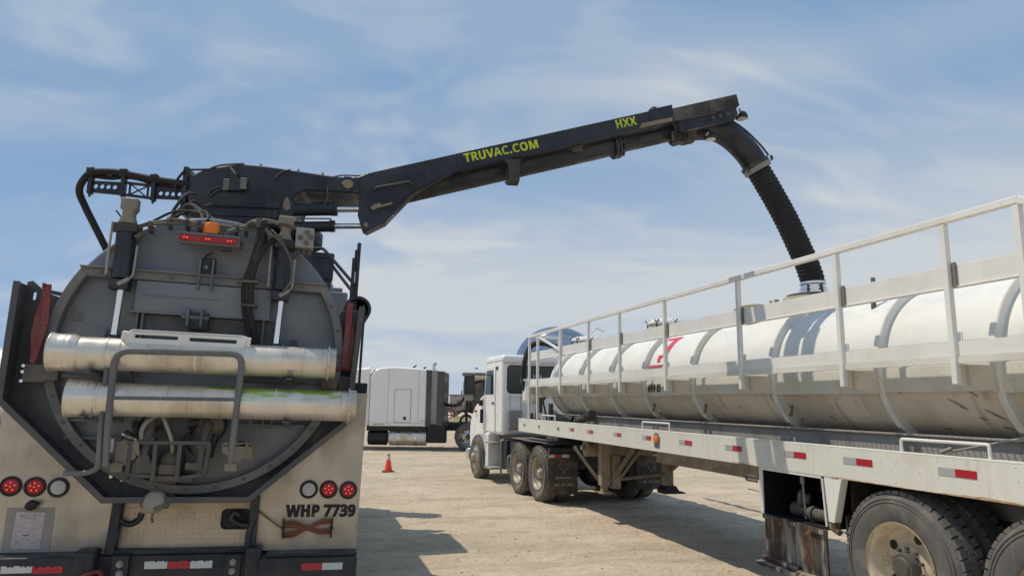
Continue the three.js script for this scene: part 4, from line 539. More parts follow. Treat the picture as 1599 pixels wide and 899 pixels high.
  const bm = new THREE.Matrix4().makeRotationY(-Math.atan(0.15)).setPosition(0, 0, -7.04), W = (x, y, n = -0.15) => V(1.0002 * x - 0.028 * y + 0.0152, 0.0272 * x + 0.9951 * y - 0.1228, n + 0.15).applyMatrix4(bm), off = [4.7, 4.4, -6.35];
  const hc = new THREE.CatmullRomCurve3([[4.812, 4.41], [4.89, 4.27], [5.0, 4.06], [5.115, 3.82], [5.23, 3.54], [5.315, 3.32], [5.362, 3.14], [5.366, 3.08]].map(([x, y]) => W(x, y)));
  const ridge = hc.getLength() / 0.046, soft = (t) => 0.45 + 0.55 * Math.pow(0.5 + 0.5 * Math.cos(t), 0.6);
  part('ribbed_tube', [sweep(hc, 420, 36, (t, a) => 0.113 + (t < 0.03 ? 0.005 : 0.017 * soft(t * ridge * Math.PI * 2 + a)) * (0.85 + 0.3 * vnoise(t * 60, a, 7)))], M.hose, H, { off });
  part('top_clamp', [ring(W(4.806, 4.425), W(4.832, 4.375), 0.152, 0.11), cyl(W(4.66, 4.345, -0.1), W(4.98, 4.50, -0.1), 0.012)], M.plainGrey, H, { off });
  part('cam_coupling', [ring(W(5.366, 3.12), W(5.366, 3.095), 0.138, 0.1), ring(W(5.366, 3.085), W(5.366, 3.01), 0.132, 0.1), ring(W(5.366, 3.055), W(5.366, 3.035), 0.145, 0.1), ring(W(5.366, 3.015), W(5.366, 2.995), 0.155, 0.05)], M.chrome, H, { off });
  part('cam_lever', [bar(W(5.37, 3.08, 0.0), W(5.37, 2.97, 0.01), 0.025, 0.02), bar(W(5.25, 3.08, -0.06), W(5.24, 2.98, -0.05), 0.02, 0.02)], M.gun, H, { off });
}
// aluminium suction pipes lying in the rack
for (const [y, x0, x1, z, lab, green] of [[2.068, -0.845, 0.925, 0.40, 'upper aluminium suction pipe in the rack across the vacuum truck door', 0], [1.778, -0.71, 1.085, 0.40, 'lower aluminium suction pipe in the rack, smeared with green paint on top', 1]]) {
  const p = thing('suction_pipe', lab, 'pipe', [0, 0, 0], 'aluminium suction pipes in the truck rack'), R = 0.106;
  truck.updateMatrixWorld(true);
  const c = V((x0 + x1) / 2, y, z).applyMatrix4(truck.matrixWorld); p.position.copy(c); p.rotation.z = truck.rotation.z + (green ? 0.004 : 0.006); const l = (x1 - x0) / 2;
  { // fine rings so that the paint smear has grain
    const N = 160, seg = 64, pos = [], uv = [], col = [], idx = [];
    for (let i = 0; i <= N; i++) for (let k = 0; k <= seg; k++) { const x = lerp(-l + 0.12, l - 0.06, i / N), a = k / seg * Math.PI * 2, r = R + 0.0012 * (fbm(x * 3 + 9, a * 1.3, 301, 3) - 0.5);
      pos.push(x, r * Math.cos(a), r * Math.sin(a)); uv.push(x, a * R);
      const n = fbm(x * 5 + 30, a * 4 + 7, 307, 4), m = green ? sst(0.36, 0.54, n + 0.16 - Math.abs(a > Math.PI ? a - 6.283 : a) * 0.42 + 0.12 * sst(-0.1, 0.1, x) * (1 - sst(0.75, 0.88, x)) - 0.25 * (1 - sst(-0.16, 0.0, x)) - 0.3 * sst(0.72, 0.85, x)) * 0.85 : 0;
      col.push(lerp(1, 0.36, m), lerp(1, 0.72, m), lerp(1, 0.05, m)); }
    for (let i = 0; i < N; i++) for (let k = 0; k < seg; k++) { const a = i * (seg + 1) + k, b = a + seg + 1; idx.push(a, b, a + 1, b, b + 1, a + 1); }
    const q = new THREE.BufferGeometry(); q.setAttribute('position', new THREE.Float32BufferAttribute(pos, 3)); q.setAttribute('uv', new THREE.Float32BufferAttribute(uv, 2)); q.setAttribute('color', new THREE.Float32BufferAttribute(col, 3)); q.setIndex(idx); q.computeVertexNormals();
    const m = M.alu.clone(); m.vertexColors = true; m.name = 'aluminium_pipe'; const mesh = new THREE.Mesh(q, m); mesh.name = 'tube'; mesh.castShadow = mesh.receiveShadow = true; p.add(mesh); }
  part('bell_end', [lathe([[R - 0.01, 0.17], [R + 0.001, 0.17], [R + 0.002, 0.155], [R + 0.014, 0.13], [R + 0.014, 0.105], [R + 0.010, 0.10], [R + 0.014, 0.095], [R + 0.014, 0.06], [R + 0.010, 0.054], [R + 0.014, 0.048], [R + 0.014, 0.012], [R + 0.020, 0.008], [R + 0.020, 0], [R + 0.004, 0], [R - 0.012, 0.05]], [-l, 0, 0], [l, 0, 0], 64)], M.alu, p);
  part('collar', [lathe([[R - 0.01, -0.06], [R + 0.002, -0.06], [R + 0.018, -0.054], [R + 0.018, -0.045], [R + 0.003, -0.040], [R + 0.003, 0.0], [R - 0.012, 0]], [l, 0, 0], [l + 1, 0, 0], 64)], M.alu, p);
  part('weld_band', (green ? [0.17, 0.55, 1.25] : [0.32, 0.40, 0.86, 1.13, 1.40, 1.54]).map((d) => ring([-l + d, 0, 0], [-l + d + 0.012, 0, 0], R + 0.0035, R - 0.01, 64)), M.alu, p);
}
// coiled cord on its two cleats
{
  const c = thing('coiled_cord', 'orange cord wound in a figure eight on the truck tail panel under the number', 'cord', [0, 0, 0]); c.position.copy(V(0.83, 0.89, -0.02).applyMatrix4(truck.matrixWorld)); c.rotation.z = truck.rotation.z;
  const g = [], r = rng(77);
  for (let k = 0; k < 16; k++) { const dy = (r() - 0.5) * 0.05, dz = r() * 0.022, a = 0.025 + r() * 0.025, s = k % 2 ? 1 : -1; g.push(tube([[-0.165, s * a + dy * 0.4 - 0.012, dz], [-0.09, s * (a * 0.9) + dy * 0.5 - 0.008, dz], [0, dy * 0.45, dz + 0.008], [0.09, -s * (a * 0.9) + dy * 0.5 + 0.008, dz], [0.165, -s * a + dy * 0.4 + 0.012, dz]], 0.0055, 24, 6)); }
  g.push(tube([[-0.35, 0.12, 0.0], [-0.28, 0.07, 0.012], [-0.20, 0.015, 0.015], [-0.16, 0.0, 0.015]], 0.006, 20, 6));
  part('winding', g, M.rope, c);
  for (const s of [-1, 1]) part('cleat', [bar([0.83 + s * 0.172, 0.965, 0.015], [0.83 + s * 0.168, 0.825, 0.015], 0.022, 0.014), cyl([0.83 + s * 0.17, 0.89, -0.05], [0.83 + s * 0.17, 0.89, 0.012], 0.012)], M.ink, truck);
}

// ---------------------------------------------------------------- the white tanker trailer on the right
{
  const off = [5.23, 0, -8], XC = 5.23, yc = 2.14, R = 0.66, X0 = 4.17;
  const T = thing('tanker_trailer', 'long white tanker trailer with walkway and handrail, open toolbox beneath its side rail', 'tanker trailer', off);
  const P = (n, g, m, par = T, o = {}) => part(n, g, m, par, { off, ...o });
  const sub = (n, par = T) => { const g = new THREE.Group(); g.name = n; par.add(g); return g; };
  const postZ = [-13.08, -12.56, -11.32, -10.05, -8.92, -7.62, -6.08, -4.69, -3.66, -3.13];
  const onTank = (phi, z, r) => V(XC - r * Math.cos(phi), yc + r * Math.sin(phi), z);
  // shell: clean upper half, dusty lower half, dished ends
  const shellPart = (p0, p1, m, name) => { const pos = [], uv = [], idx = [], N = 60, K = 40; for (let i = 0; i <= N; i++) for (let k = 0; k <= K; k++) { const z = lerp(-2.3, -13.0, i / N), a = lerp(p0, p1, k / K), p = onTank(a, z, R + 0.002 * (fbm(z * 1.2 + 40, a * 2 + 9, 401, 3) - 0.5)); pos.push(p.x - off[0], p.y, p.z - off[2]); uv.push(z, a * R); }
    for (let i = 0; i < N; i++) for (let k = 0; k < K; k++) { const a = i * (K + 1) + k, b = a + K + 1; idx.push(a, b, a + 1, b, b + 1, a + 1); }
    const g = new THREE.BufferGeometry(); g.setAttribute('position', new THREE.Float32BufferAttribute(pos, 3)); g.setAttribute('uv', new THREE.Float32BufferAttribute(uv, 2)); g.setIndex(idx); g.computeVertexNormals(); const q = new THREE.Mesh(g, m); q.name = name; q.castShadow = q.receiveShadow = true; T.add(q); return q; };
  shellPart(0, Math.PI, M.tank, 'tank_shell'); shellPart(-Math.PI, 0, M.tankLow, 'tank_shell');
  P('tank_head', [lathe([[R, 0], [R * 0.96, 0.10], [R * 0.8, 0.2], [R * 0.5, 0.28], [0.001, 0.31]], [XC, yc, -13.0], [XC, yc, -14], 64), lathe([[R, 0], [R * 0.96, 0.10], [R * 0.8, 0.2], [R * 0.5, 0.28], [0.001, 0.31]], [XC, yc, -2.3], [XC, yc, -1], 64)], M.tank);
  for (const z of postZ.slice(1)) P('stiffening_rib', lathe([[R - 0.01, -0.028], [0.728, -0.028], [0.735, -0.02], [0.735, 0.02], [0.728, 0.028], [R - 0.01, 0.028]], [XC, yc, z], [XC, yc, z + 1], 96, true), M.white);
  P('weld_hoop', lathe([[R - 0.01, -0.02], [R + 0.012, -0.02], [R + 0.012, 0.02], [R - 0.01, 0.02]], [XC, yc, -12.75], [XC, yc, 0], 80, true), M.white);
  // guard plate carried by the posts half way up
  for (const s of [-1, 1]) { const x = s < 0 ? 4.195 : XC * 2 - 4.195; P('guard_plate', box(x - 0.004, x + 0.004, 2.61, 2.758, -13.1, -2.5, 0.002), M.white); P('guard_lip', [box(Math.min(x + s * 0.018, x - s * 0.04), Math.max(x + s * 0.018, x - s * 0.04), 2.603, 2.610, -13.1, -2.5, 0.002)], M.white); }
  for (const z of [-4.66, -3.63, -7.59, -8.89, -6.05, -10.02]) P('joint_plate', box(4.176, 4.192, 2.60, 2.775, z, z + 0.028, 0.003), M.darkSteel);
  // walkway
  P('walkway_kick_plate', [box(X0 + 0.005, X0 + 0.012, 2.138, 2.237, -13.1, -2.5, 0.002)], M.white);
  P('walkway_lip', [box(X0 - 0.004, X0 + 0.004, 2.09, 2.136, -13.1, -2.5, 0.002)], M.rail);
  { const g = []; for (let z = -13.08; z < -2.5; z += 0.05) g.push(new THREE.BoxGeometry(0.235, 0.018, 0.003).translate(4.305, 2.118, z)); for (const x of [4.21, 4.26, 4.31, 4.36, 4.42]) g.push(new THREE.BoxGeometry(0.004, 0.010, 10.58).translate(x, 2.126, -7.79)); P('walkway_grating', g, M.darkSteel); }
  { const g = []; for (let z = -12.0; z < -2.6; z += 0.055) if (vnoise(z * 0.9, 3, 5) > 0.35) g.push(new THREE.BoxGeometry(0.006, 0.010, 0.022).translate(X0 + 0.012, 2.086, z)); P('grating_teeth', g, M.tankLow); }
  for (const z of postZ) P('walkway_bracket', ext([[X0 + 0.02, 2.088], [4.57, 2.088], [4.585, 1.90], [4.54, 1.903], [X0 + 0.02, 1.952]], z - 0.007, z + 0.007, { bevel: 0.001 }), M.tankLow);
  for (let k = 0; k + 1 < postZ.length; k++) P('side_strake', box(4.548, 4.556, 1.905 + 0.01 * (k % 2), 2.11, postZ[k] + 0.01, postZ[k + 1] - 0.01, 0.003), M.rail);
  // handrail
  const hr = sub('handrail');
  for (const z of postZ) P('post', box(X0 - 0.022, X0 + 0.022, 1.952, 3.05, z - 0.022, z + 0.022, 0.006), M.white, hr);
  P('top_rail', [box(X0 - 0.026, X0 + 0.026, 3.05, 3.10, -13.10, -3.11, 0.006), bar([X0, 3.075, -3.12], [X0 + 0.02, 3.0, -2.96], 0.05), bar([X0 + 0.02, 3.0, -2.97], [X0 + 0.02, 2.2, -2.7], 0.05), bar([X0, 3.075, -13.08], [4.78, 3.075, -13.08], 0.05), bar([X0, 3.03, -12.53], [X0, 2.70, -11.34], 0.04), bar([4.78, 3.08, -13.08], [4.78, 2.1, -13.08], 0.045), bar([X0, 1.95, -13.08], [X0, 1.49, -13.08], 0.04), bar([X0, 1.95, -12.56], [X0, 1.49, -12.56], 0.04)], M.white, hr);
  P('joint_sleeve', postZ.slice(2, 9).map((z) => box(X0 + 0.018, X0 + 0.030, 2.10, 2.30, z + 0.0, z + 0.05, 0.003)), M.white, hr);
  // side rails with markings
  for (const s of [-1, 1]) { const x = s < 0 ? X0 : XC * 2 - X0; P('side_rail', [box(x - 0.008, x + 0.008, 1.222, 1.462, -13.75, -2.2, 0.003), box(Math.min(x, x - s * 0.07) - (s < 0 ? 0.008 : 0), Math.max(x, x - s * 0.07) + (s > 0 ? 0.008 : 0), 1.462, 1.477, -13.75, -2.2, 0.004), box(Math.min(x - s * 0.01, x - s * 0.06), Math.max(x - s * 0.01, x - s * 0.06), 1.222, 1.232, -13.75, -2.2, 0.003)], M.rail); }
  const rz = rng(12);
  for (const [a, b] of [[-10.89, -10.66], [-10.15, -9.87], [-9.14, -8.89], [-8.26, -8.02], [-7.33, -7.05], [-6.4, -6.11], [-5.47, -5.18], [-4.74, -4.44], [-3.86, -3.57]]) {
    const m = (a + b) / 2 - 0.012, y = 1.372 + (rz() - 0.5) * 0.006;
    P('reflective_strip', extX([[a, y - 0.026], [m, y - 0.027], [m, y + 0.025], [a, y + 0.026]], X0 - 0.0115, X0 - 0.0095, { bevel: 0 }), M.tapeGrey);
    P('reflective_strip', extX([[m + 0.001, y - 0.027], [b, y - 0.028], [b, y + 0.024], [m + 0.001, y + 0.025]], X0 - 0.0115, X0 - 0.0095, { bevel: 0 }), M.tapeRed);
  }
  for (const z of [-13.32, -12.41, -11.38]) { const l = P('marker_lamp', box(X0 - 0.02, X0 - 0.008, 1.345, 1.385, z - 0.07, z + 0.03, 0.004), M.tapeGrey); P('lens', box(X0 - 0.028, X0 - 0.019, 1.352, 1.378, z - 0.02, z + 0.028, 0.004), M.darkSteel, l); }
  { const l = P('side_lamp', [lathe([[0.075, 0], [0.08, 0.008], [0.06, 0.018], [0.056, 0.006], [0.001, 0.006]], [X0 - 0.008, 1.373, -7.87], [X0 - 1, 1.373, -7.87], 28), box(X0 - 0.016, X0 - 0.008, 1.27, 1.33, -7.93, -7.80, 0.004)], M.darkSteel); P('lens', lathe([[0.056, 0], [0.05, 0.014], [0.001, 0.022]], [X0 - 0.014, 1.373, -7.87], [X0 - 1, 1.373, -7.87], 24), M.amber, l); }
  for (const [a, b] of [[-8.308, -7.60], [-4.181, -3.49], [-12.34, -11.64]]) P('grab_bar', rail([[X0 + 0.02, 1.475, a], [X0 + 0.02, 1.568, a], [X0 + 0.02, 1.568, b], [X0 + 0.02, 1.475, b]], 0.011, 0.02), M.white);
  P('ratchet_bar', [cyl([4.3, 1.50, -3.86], [4.42, 1.62, -3.40], 0.008), cyl([4.28, 1.49, -3.93], [4.3, 1.52, -3.86], 0.014)], M.plainGrey);
  // frame below the tank
  P('frame_beam', [box(4.60, 4.66, 1.374, 1.575, -12.9, -2.3, 0.004), box(5.68, 5.74, 1.36, 1.56, -12.9, -2.3, 0.004), box(4.56, 4.72, 1.577, 1.590, -12.9, -2.3, 0.003), box(4.85, 4.95, 0.98, 1.36, -9.2, -2.3, 0.004), box(5.51, 5.61, 0.98, 1.36, -9.2, -2.3, 0.004), box(4.85, 5.61, 1.2, 1.36, -13.7, -9.2, 0.01)], M.frame);
  { const g = []; for (let z = -13.6; z < -2.3; z += 0.62) g.push(box(4.22, 6.24, 1.28, 1.36, z - 0.03, z + 0.03)); g.push(box(4.24, 6.22, 1.355, 1.372, -12.9, -2.3)); P('cross_beam', g, M.darkSteel); }
  for (const z of postZ.slice(2)) P('saddle', [ext([[4.70, 1.56], [5.76, 1.56], [5.76, 1.75], [5.5, 1.5], [4.96, 1.5], [4.70, 1.75]], z - 0.01, z + 0.01, { bevel: 0.001 })], M.darkSteel);
  { const g = []; for (const z of [-5.9, -7.45, -8.75]) g.push(cyl([4.60, 1.80, z], [4.57, 1.70, z + 0.02], 0.02), cyl([4.64, 1.68, z + 0.1], [4.6, 1.62, z + 0.12], 0.015)); P('fitting', g, M.darkSteel); }
  // landing gear
  const lg = sub('landing_gear');
  P('leg', [box(4.41, 4.55, 0.55, 1.22, -10.28, -10.14, 0.006), box(4.435, 4.525, 0.46, 0.56, -10.26, -10.16, 0.004), box(4.40, 4.56, 0.43, 0.46, -10.30, -10.1, 0.006)], M.tan, lg);
  P('leg', [box(5.50, 5.64, 0.5, 1.22, -10.28, -10.14, 0.006)], M.tan, lg);
  P('foot', [ext([[5.44, 0.41], [5.82, 0.41], [5.82, 0.425], [5.70, 0.46], [5.65, 0.53], [5.50, 0.53], [5.44, 0.46]], -10.32, -10.08)], M.ink, lg);
  P('cross_shaft', [cyl([4.53, 0.62, -10.2], [5.52, 0.70, -10.2], 0.024), cyl([4.10, 1.12, -10.5], [4.46, 0.56, -10.25], 0.026), cyl([4.46, 0.56, -10.25], [4.6, 0.54, -10.2], 0.026), bar([4.60, 0.60, -10.2], [4.95, 1.2, -10.0], 0.06, 0.07), bar([4.72, 0.62, -10.2], [5.15, 1.2, -10.1], 0.045, 0.05), bar([5.60, 0.74, -10.2], [5.72, 1.24, -9.4], 0.05, 0.06), bar([5.56, 0.70, -10.2], [5.62, 0.74, -10.15], 0.06, 0.06)], M.beige, lg);
  P('crossmember', [box(4.55, 5.5, 1.0, 1.19, -10.24, -10.17, 0.006), box(4.60, 4.74, 0.5, 1.0, -10.28, -10.15, 0.01)], M.tan, lg);
  P('winch_drum', [cyl([4.30, 1.10, -10.5], [4.48, 1.10, -10.5], 0.12, 0.12, 24), ...[4.30, 4.36, 4.42, 4.48].map((x) => cyl([x - 0.008, 1.10, -10.5], [x + 0.008, 1.10, -10.5], 0.14, 0.14, 24)), cyl([4.22, 1.10, -10.5], [4.3, 1.10, -10.5], 0.04)], M.tan, lg);
  // toolbox with dropped rusty panel
  const tb = sub('toolbox');
  P('frame', [box(X0 - 0.004, X0 + 0.012, 0.80, 1.222, -5.86, -5.815, 0.004), box(X0 - 0.004, X0 + 0.012, 1.198, 1.222, -5.815, -5.02, 0.004), bar([X0 + 0.004, 1.20, -5.01], [X0 + 0.004, 0.82, -4.985], 0.016, 0.02)], M.white, tb);
  P('interior', [box(X0 + 0.70, X0 + 0.71, 0.80, 1.22, -5.86, -4.99), box(X0 + 0.012, X0 + 0.70, 0.80, 1.22, -5.87, -5.86), box(X0 + 0.012, X0 + 0.70, 0.80, 1.22, -4.99, -4.98), box(X0 + 0.012, X0 + 0.70, 0.79, 0.80, -5.86, -4.99), box(X0 + 0.012, X0 + 0.70, 1.20, 1.215, -5.86, -4.99)], M.ink, tb);
  P('valve_rod', [cyl([X0 + 0.10, 1.2, -5.38], [X0 + 0.10, 0.82, -5.36], 0.010), cyl([X0 + 0.10, 1.18, -5.38], [X0 + 0.10, 1.12, -5.38], 0.02)], M.plainGrey, tb);
  P('valve', [lathe([[0.06, 0], [0.075, 0.01], [0.075, 0.03], [0.05, 0.05], [0.05, 0.09]], [X0 + 0.1, 0.99, -5.44], [X0 + 0.3, 0.97, -5.2], 20), cyl([X0 + 0.14, 0.87, -5.36], [X0 + 0.14, 0.87, -5.02], 0.055, 0.05), ring([X0 + 0.14, 0.87, -5.30], [X0 + 0.14, 0.87, -5.27], 0.07, 0.04), ring([X0 + 0.14, 0.87, -5.10], [X0 + 0.14, 0.87, -5.05], 0.075, 0.04), cyl([X0 + 0.2, 0.87, -5.62], [X0 + 0.2, 0.87, -5.42], 0.065, 0.06)], M.gun, tb);
  P('latch_handle', [...rail([[X0 - 0.02, 1.12, -5.87], [X0 - 0.05, 1.13, -6.0], [X0 - 0.05, 1.09, -6.0], [X0 - 0.02, 1.085, -5.87]], 0.012, 0.02), cyl([X0, 0.99, -5.86], [X0 - 0.02, 1.0, -6.02], 0.004)], M.gun, tb);
  P('door', [extX([[-5.80, 0.40], [-5.80, 0.80], [-5.40, 0.795], [-5.39, 0.40]], X0 - 0.006, X0 + 0.010, { bevel: 0.002 }), extX([[-5.38, 0.40], [-5.385, 0.795], [-4.99, 0.79], [-4.985, 0.38]], X0 - 0.010, X0 + 0.010, { bevel: 0.002 }), box(X0 - 0.03, X0 + 0.02, 0.765, 0.80, -5.80, -5.72, 0.005), box(X0 - 0.03, X0 + 0.02, 0.76, 0.795, -5.47, -5.34, 0.005), box(X0 - 0.035, X0 + 0.015, 0.75, 0.79, -5.18, -4.99, 0.006)], M.rust, tb, { label: 'rusty dropped door of the toolbox' });
  P('sill', [box(X0 - 0.13, X0 + 0.01, 0.365, 0.40, -5.80, -5.0, 0.008), box(X0 - 0.06, X0 - 0.01, 0.40, 0.44, -5.79, -5.3, 0.008), cyl([X0 - 0.085, 0.37, -5.24], [X0 - 0.085, 0.37, -4.96], 0.06, 0.06, 20), cyl([X0 - 0.085, 0.37, -4.965], [X0 - 0.085, 0.37, -4.952], 0.055, 0.05, 20)], M.rust, tb);
  P('side_gusset', [extX([[-4.985, 1.222], [-4.80, 1.222], [-4.90, 0.865], [-4.955, 0.865]], X0 - 0.004, X0 + 0.012, { bevel: 0.002 }), extX([[-4.80, 1.222], [-4.775, 1.222], [-4.885, 0.865], [-4.90, 0.865]], X0 - 0.01, X0 + 0.06, { bevel: 0.002 })], M.white, tb);
  P('hinge', [box(X0, X0 + 0.05, 0.80, 0.87, -4.96, -4.88, 0.006), cyl([X0 + 0.02, 0.82, -4.95], [X0 + 0.02, 0.79, -4.86], 0.025)], M.rust, tb);
  P('mud_guard', [box(4.35, 5.0, 0.92, 1.22, -4.90, -4.88, 0.003), box(4.3, 5.0, 0.74, 0.92, -4.92, -4.90, 0.003)], M.mud);
  // axles and wheels
  for (const z of [-4.28, -3.10]) {
    P('axle', [cyl([4.5, 0.66, z], [5.96, 0.66, z], 0.07), box(4.8, 4.9, 0.7, 1.0, z - 0.45, z + 0.45, 0.02), box(5.56, 5.66, 0.7, 1.0, z - 0.45, z + 0.45, 0.02)], M.mud);
    wheel(T, X0 + 0.01 - off[0], 0.655, z - off[2], 0.525, 0.235, { lugs: 46, rim: z < -4 ? M.cream : M.tan, dual: true, hub: M.gun });
    wheel(T, XC * 2 - X0 - off[0], 0.655, z - off[2], 0.525, 0.235, { side: -1, rim: M.cream });
  }
  // hatches on top
  for (const [z, s] of [[-9.52, 1.0], [-12.75, 1.0]]) {
    const h = sub('hatch');
    P('collar', [ring([XC, 2.76, z], [XC, 2.96, z], 0.22 * s, 0.20), cyl([XC, 2.96, z], [XC, 2.97, z], 0.245 * s)], M.white, h);
    P('lid', lathe([[0.27, 0], [0.285, 0.015], [0.275, 0.05], [0.20, 0.095], [0.001, 0.12]], [XC, 2.985, z], [XC, 4, z], 36), M.tank, h);
    P('wing_nut', [0, 1, 2, 3, 4, 5].flatMap((k) => { const t = k / 6 * 6.283 + 0.5, x = XC + 0.275 * Math.cos(t), zz = z + 0.275 * Math.sin(t); return [cyl([x, 2.92, zz], [x, 3.03, zz], 0.012), bar([x - 0.02, 3.06, zz - 0.035], [x, 3.01, zz], 0.014, 0.018), bar([x + 0.02, 3.06, zz + 0.035], [x, 3.01, zz], 0.014, 0.018)]; }), M.gun, h);
  }
  { const z = -6.256, h = sub('hatch'); h.userData.label = 'open hatch with the suction hose on it';
    P('collar', [ring([XC, 2.76, z], [XC, 2.93, z], 0.26, 0.24), cyl([XC, 2.93, z], [XC, 2.955, z], 0.31), ], M.cream, h);
    P('clamp_ring', [ring([XC, 2.955, z], [XC, 2.985, z], 0.27, 0.1), bar([XC - 0.05, 2.95, z + 0.32], [XC - 0.2, 2.955, z + 0.6], 0.03, 0.02)], M.gun, h);
    P('lid', [lathe([[0.001, 0], [0.2, 0.008], [0.235, 0.025], [0.24, 0.05], [0.225, 0.055], [0.001, 0.03]], [XC - 0.18, 2.865, -7.0], [XC - 0.10, 3.5, -7.05], 36)], M.cream, h);
    P('hinge', [bar([XC - 0.15, 2.90, -6.52], [XC - 0.15, 2.93, -6.78], 0.03, 0.03), cyl([XC - 0.25, 2.91, -6.66], [XC - 0.02, 2.92, -6.66], 0.022), cyl([XC - 0.2, 2.86, -6.60], [XC - 0.2, 2.97, -6.72], 0.015), cyl([XC - 0.3, 2.87, -6.48], [XC - 0.3, 2.95, -6.48], 0.025), cyl([XC - 0.28, 2.93, -7.22], [XC - 0.28, 2.93, -7.30], 0.02)], M.beige, h);
    P('vent_stub', [cyl([4.95, 2.75, -5.12], [4.95, 2.965, -5.12], 0.014), cyl([4.95, 2.93, -5.12], [4.95, 2.97, -5.12], 0.02), cyl([4.84, 2.6, -5.02], [4.84, 2.9, -5.02], 0.022)], M.darkSteel, h);
    P('jacket', [cyl([5.05, 2.74, -6.65], [5.2, 2.9, -6.4], 0.05)], M.cream, h); }
  // lettering on the shell
  const bend = (g, z0, phi0, r) => { const p = g.attributes.position; for (let i = 0; i < p.count; i++) { const q = onTank(phi0 + p.getY(i) / R, z0 + p.getX(i), r + p.getZ(i)); p.setXYZ(i, q.x, q.y, q.z); } g.deleteAttribute('normal'); g.computeVertexNormals(); return g; };
  P('lettering', text('WHP 85', 0.37, 0.11, 0.002).rotateY(-Math.PI / 2).translate(4.5455, 1.955, -8.83), M.ink);
  const strip = (a, b) => { const g = [], N = 14; const pos = [], idx = []; for (let i = 0; i <= N; i++) { const t = i / N; for (const e of [a, b]) { const q = e(t); const w = onTank(q[1], q[0], R + 0.005); pos.push(w.x, w.y, w.z); } } for (let i = 0; i < N; i++) idx.push(2 * i, 2 * i + 1, 2 * i + 2, 2 * i + 1, 2 * i + 3, 2 * i + 2); const q = new THREE.BufferGeometry(); q.setAttribute('position', new THREE.Float32BufferAttribute(pos, 3)); q.setIndex(idx); q.computeVertexNormals(); return q.toNonIndexed(); };
  const ln = (p, q) => (t) => [lerp(p[0], q[0], t), lerp(p[1], q[1], t)];
  { const g = [strip(ln([-8.80, 0.945], [-8.80, 1.03]), ln([-8.40, 0.915], [-8.40, 1.02])), strip(ln([-8.56, 0.93], [-8.58, 0.44]), ln([-8.42, 0.93], [-8.44, 0.44])), strip(ln([-8.66, 0.34], [-8.68, 0.50]), ln([-8.57, 0.34], [-8.59, 0.50])), strip(ln([-8.86, 0.257], [-8.86, 0.282]), ln([-8.46, 0.257], [-8.46, 0.282]))];
    const r = rng(44); for (let z = -8.86; z < -8.48;) { const w = 0.016 + 0.016 * r(); g.push(strip(ln([z, 0.212], [z, 0.25]), ln([z + w, 0.212], [z + w, 0.25]))); z += w + 0.012; }
    P('emblem', g, M.redPrint); }
  { const r = rng(88), Q = [[-4.22, -0.25, 0.012, 0.10, 0.10], [-4.16, -0.42, 0.014, 0.14, 0.14], [-4.08, -0.52, 0.02, 0.05, 0.05], [-3.98, -0.30, 0.012, 0.12, 0.09], [-3.90, -0.55, 0.018, 0.16, 0.14], [-3.97, -0.66, 0.022, 0.05, 0.04], [-3.84, -0.78, 0.025, 0.05, 0.06], [-3.72, -0.40, 0.03, 0.03, 0.05], [-4.35, -0.85, 0.05, 0.025, 0.06], [-5.52, -0.70, 0.02, 0.05, 0.03], [-6.9, -0.55, 0.015, 0.06, 0.04], [-4.60, -0.30, 0.01, 0.08, 0.05]];
    Q.forEach(([z, p, w, h, dz]) => { const l = [], q = []; for (let k = 0; k <= 10; k++) { const t = k / 10, e = Math.sin(Math.PI * t) * (0.5 + 0.7 * r()); l.push([z + dz * t - w * e, p - h * t]); q.push([z + dz * t + w * e * (0.6 + 0.5 * r()), p - h * t]); } const at = (A) => (t) => { const i = Math.min(9, Math.floor(t * 10)), f = t * 10 - i; return [lerp(A[i][0], A[i + 1][0], f), lerp(A[i][1], A[i + 1][1], f)]; }; P('scuff', strip(at(l), at(q)).scale(1, 1, 1), M.scuff); });
    for (const [a, b] of [[-4.9, -4.1], [-4.0, -2.4], [-6.3, -5.9]]) { const top = []; for (let z = b; z >= a; z -= 0.03) top.push([z, 1.2235 + 0.016 * Math.pow(fbm(z * 5 + 50, 1, 303, 4), 1.5) * (0.4 + 1.2 * vnoise(z * 2.2, 9, 4))]); P('rust_stain', extX([[a, 1.222], [b, 1.222], ...top], X0 - 0.0098, X0 - 0.0083, { bevel: 0 }), M.rustEdge); }
    P('rust_stain', extX([[-2.75, 2.138], [-2.3, 2.138], [-2.3, 2.20], [-2.55, 2.19], [-2.70, 2.16]], X0 + 0.0035, X0 + 0.0045, { bevel: 0 }), M.rustEdge); }
  // front fittings
  P('scrubber', [cyl([4.32, 1.84, -13.42], [4.32, 2.26, -13.42], 0.17, 0.17, 32), lathe([[0.17, 0], [0.15, 0.05], [0.08, 0.09], [0.001, 0.10]], [4.32, 1.84, -13.42], [4.32, 0, -13.42], 32), cyl([4.32, 2.22, -13.42], [4.32, 2.25, -13.42], 0.20, 0.20, 32)], M.white);
  P('scrubber_clamp', [[-0.2, 0], [0.2, 0], [0, 0.2], [0, -0.2]].map(([a, b]) => cyl([4.32 + a, 2.18, -13.42 + b], [4.32 + a, 2.34, -13.42 + b], 0.02)), M.plainGrey);
  P('vacuum_line', tube([[4.75, 2.90, -13.1], [4.52, 2.98, -13.3], [4.30, 2.92, -13.4], [4.19, 2.66, -13.4], [4.15, 2.34, -13.4], [4.21, 2.0, -13.4], [4.32, 1.8, -13.35]], 0.055, 50, 14), M.hose);
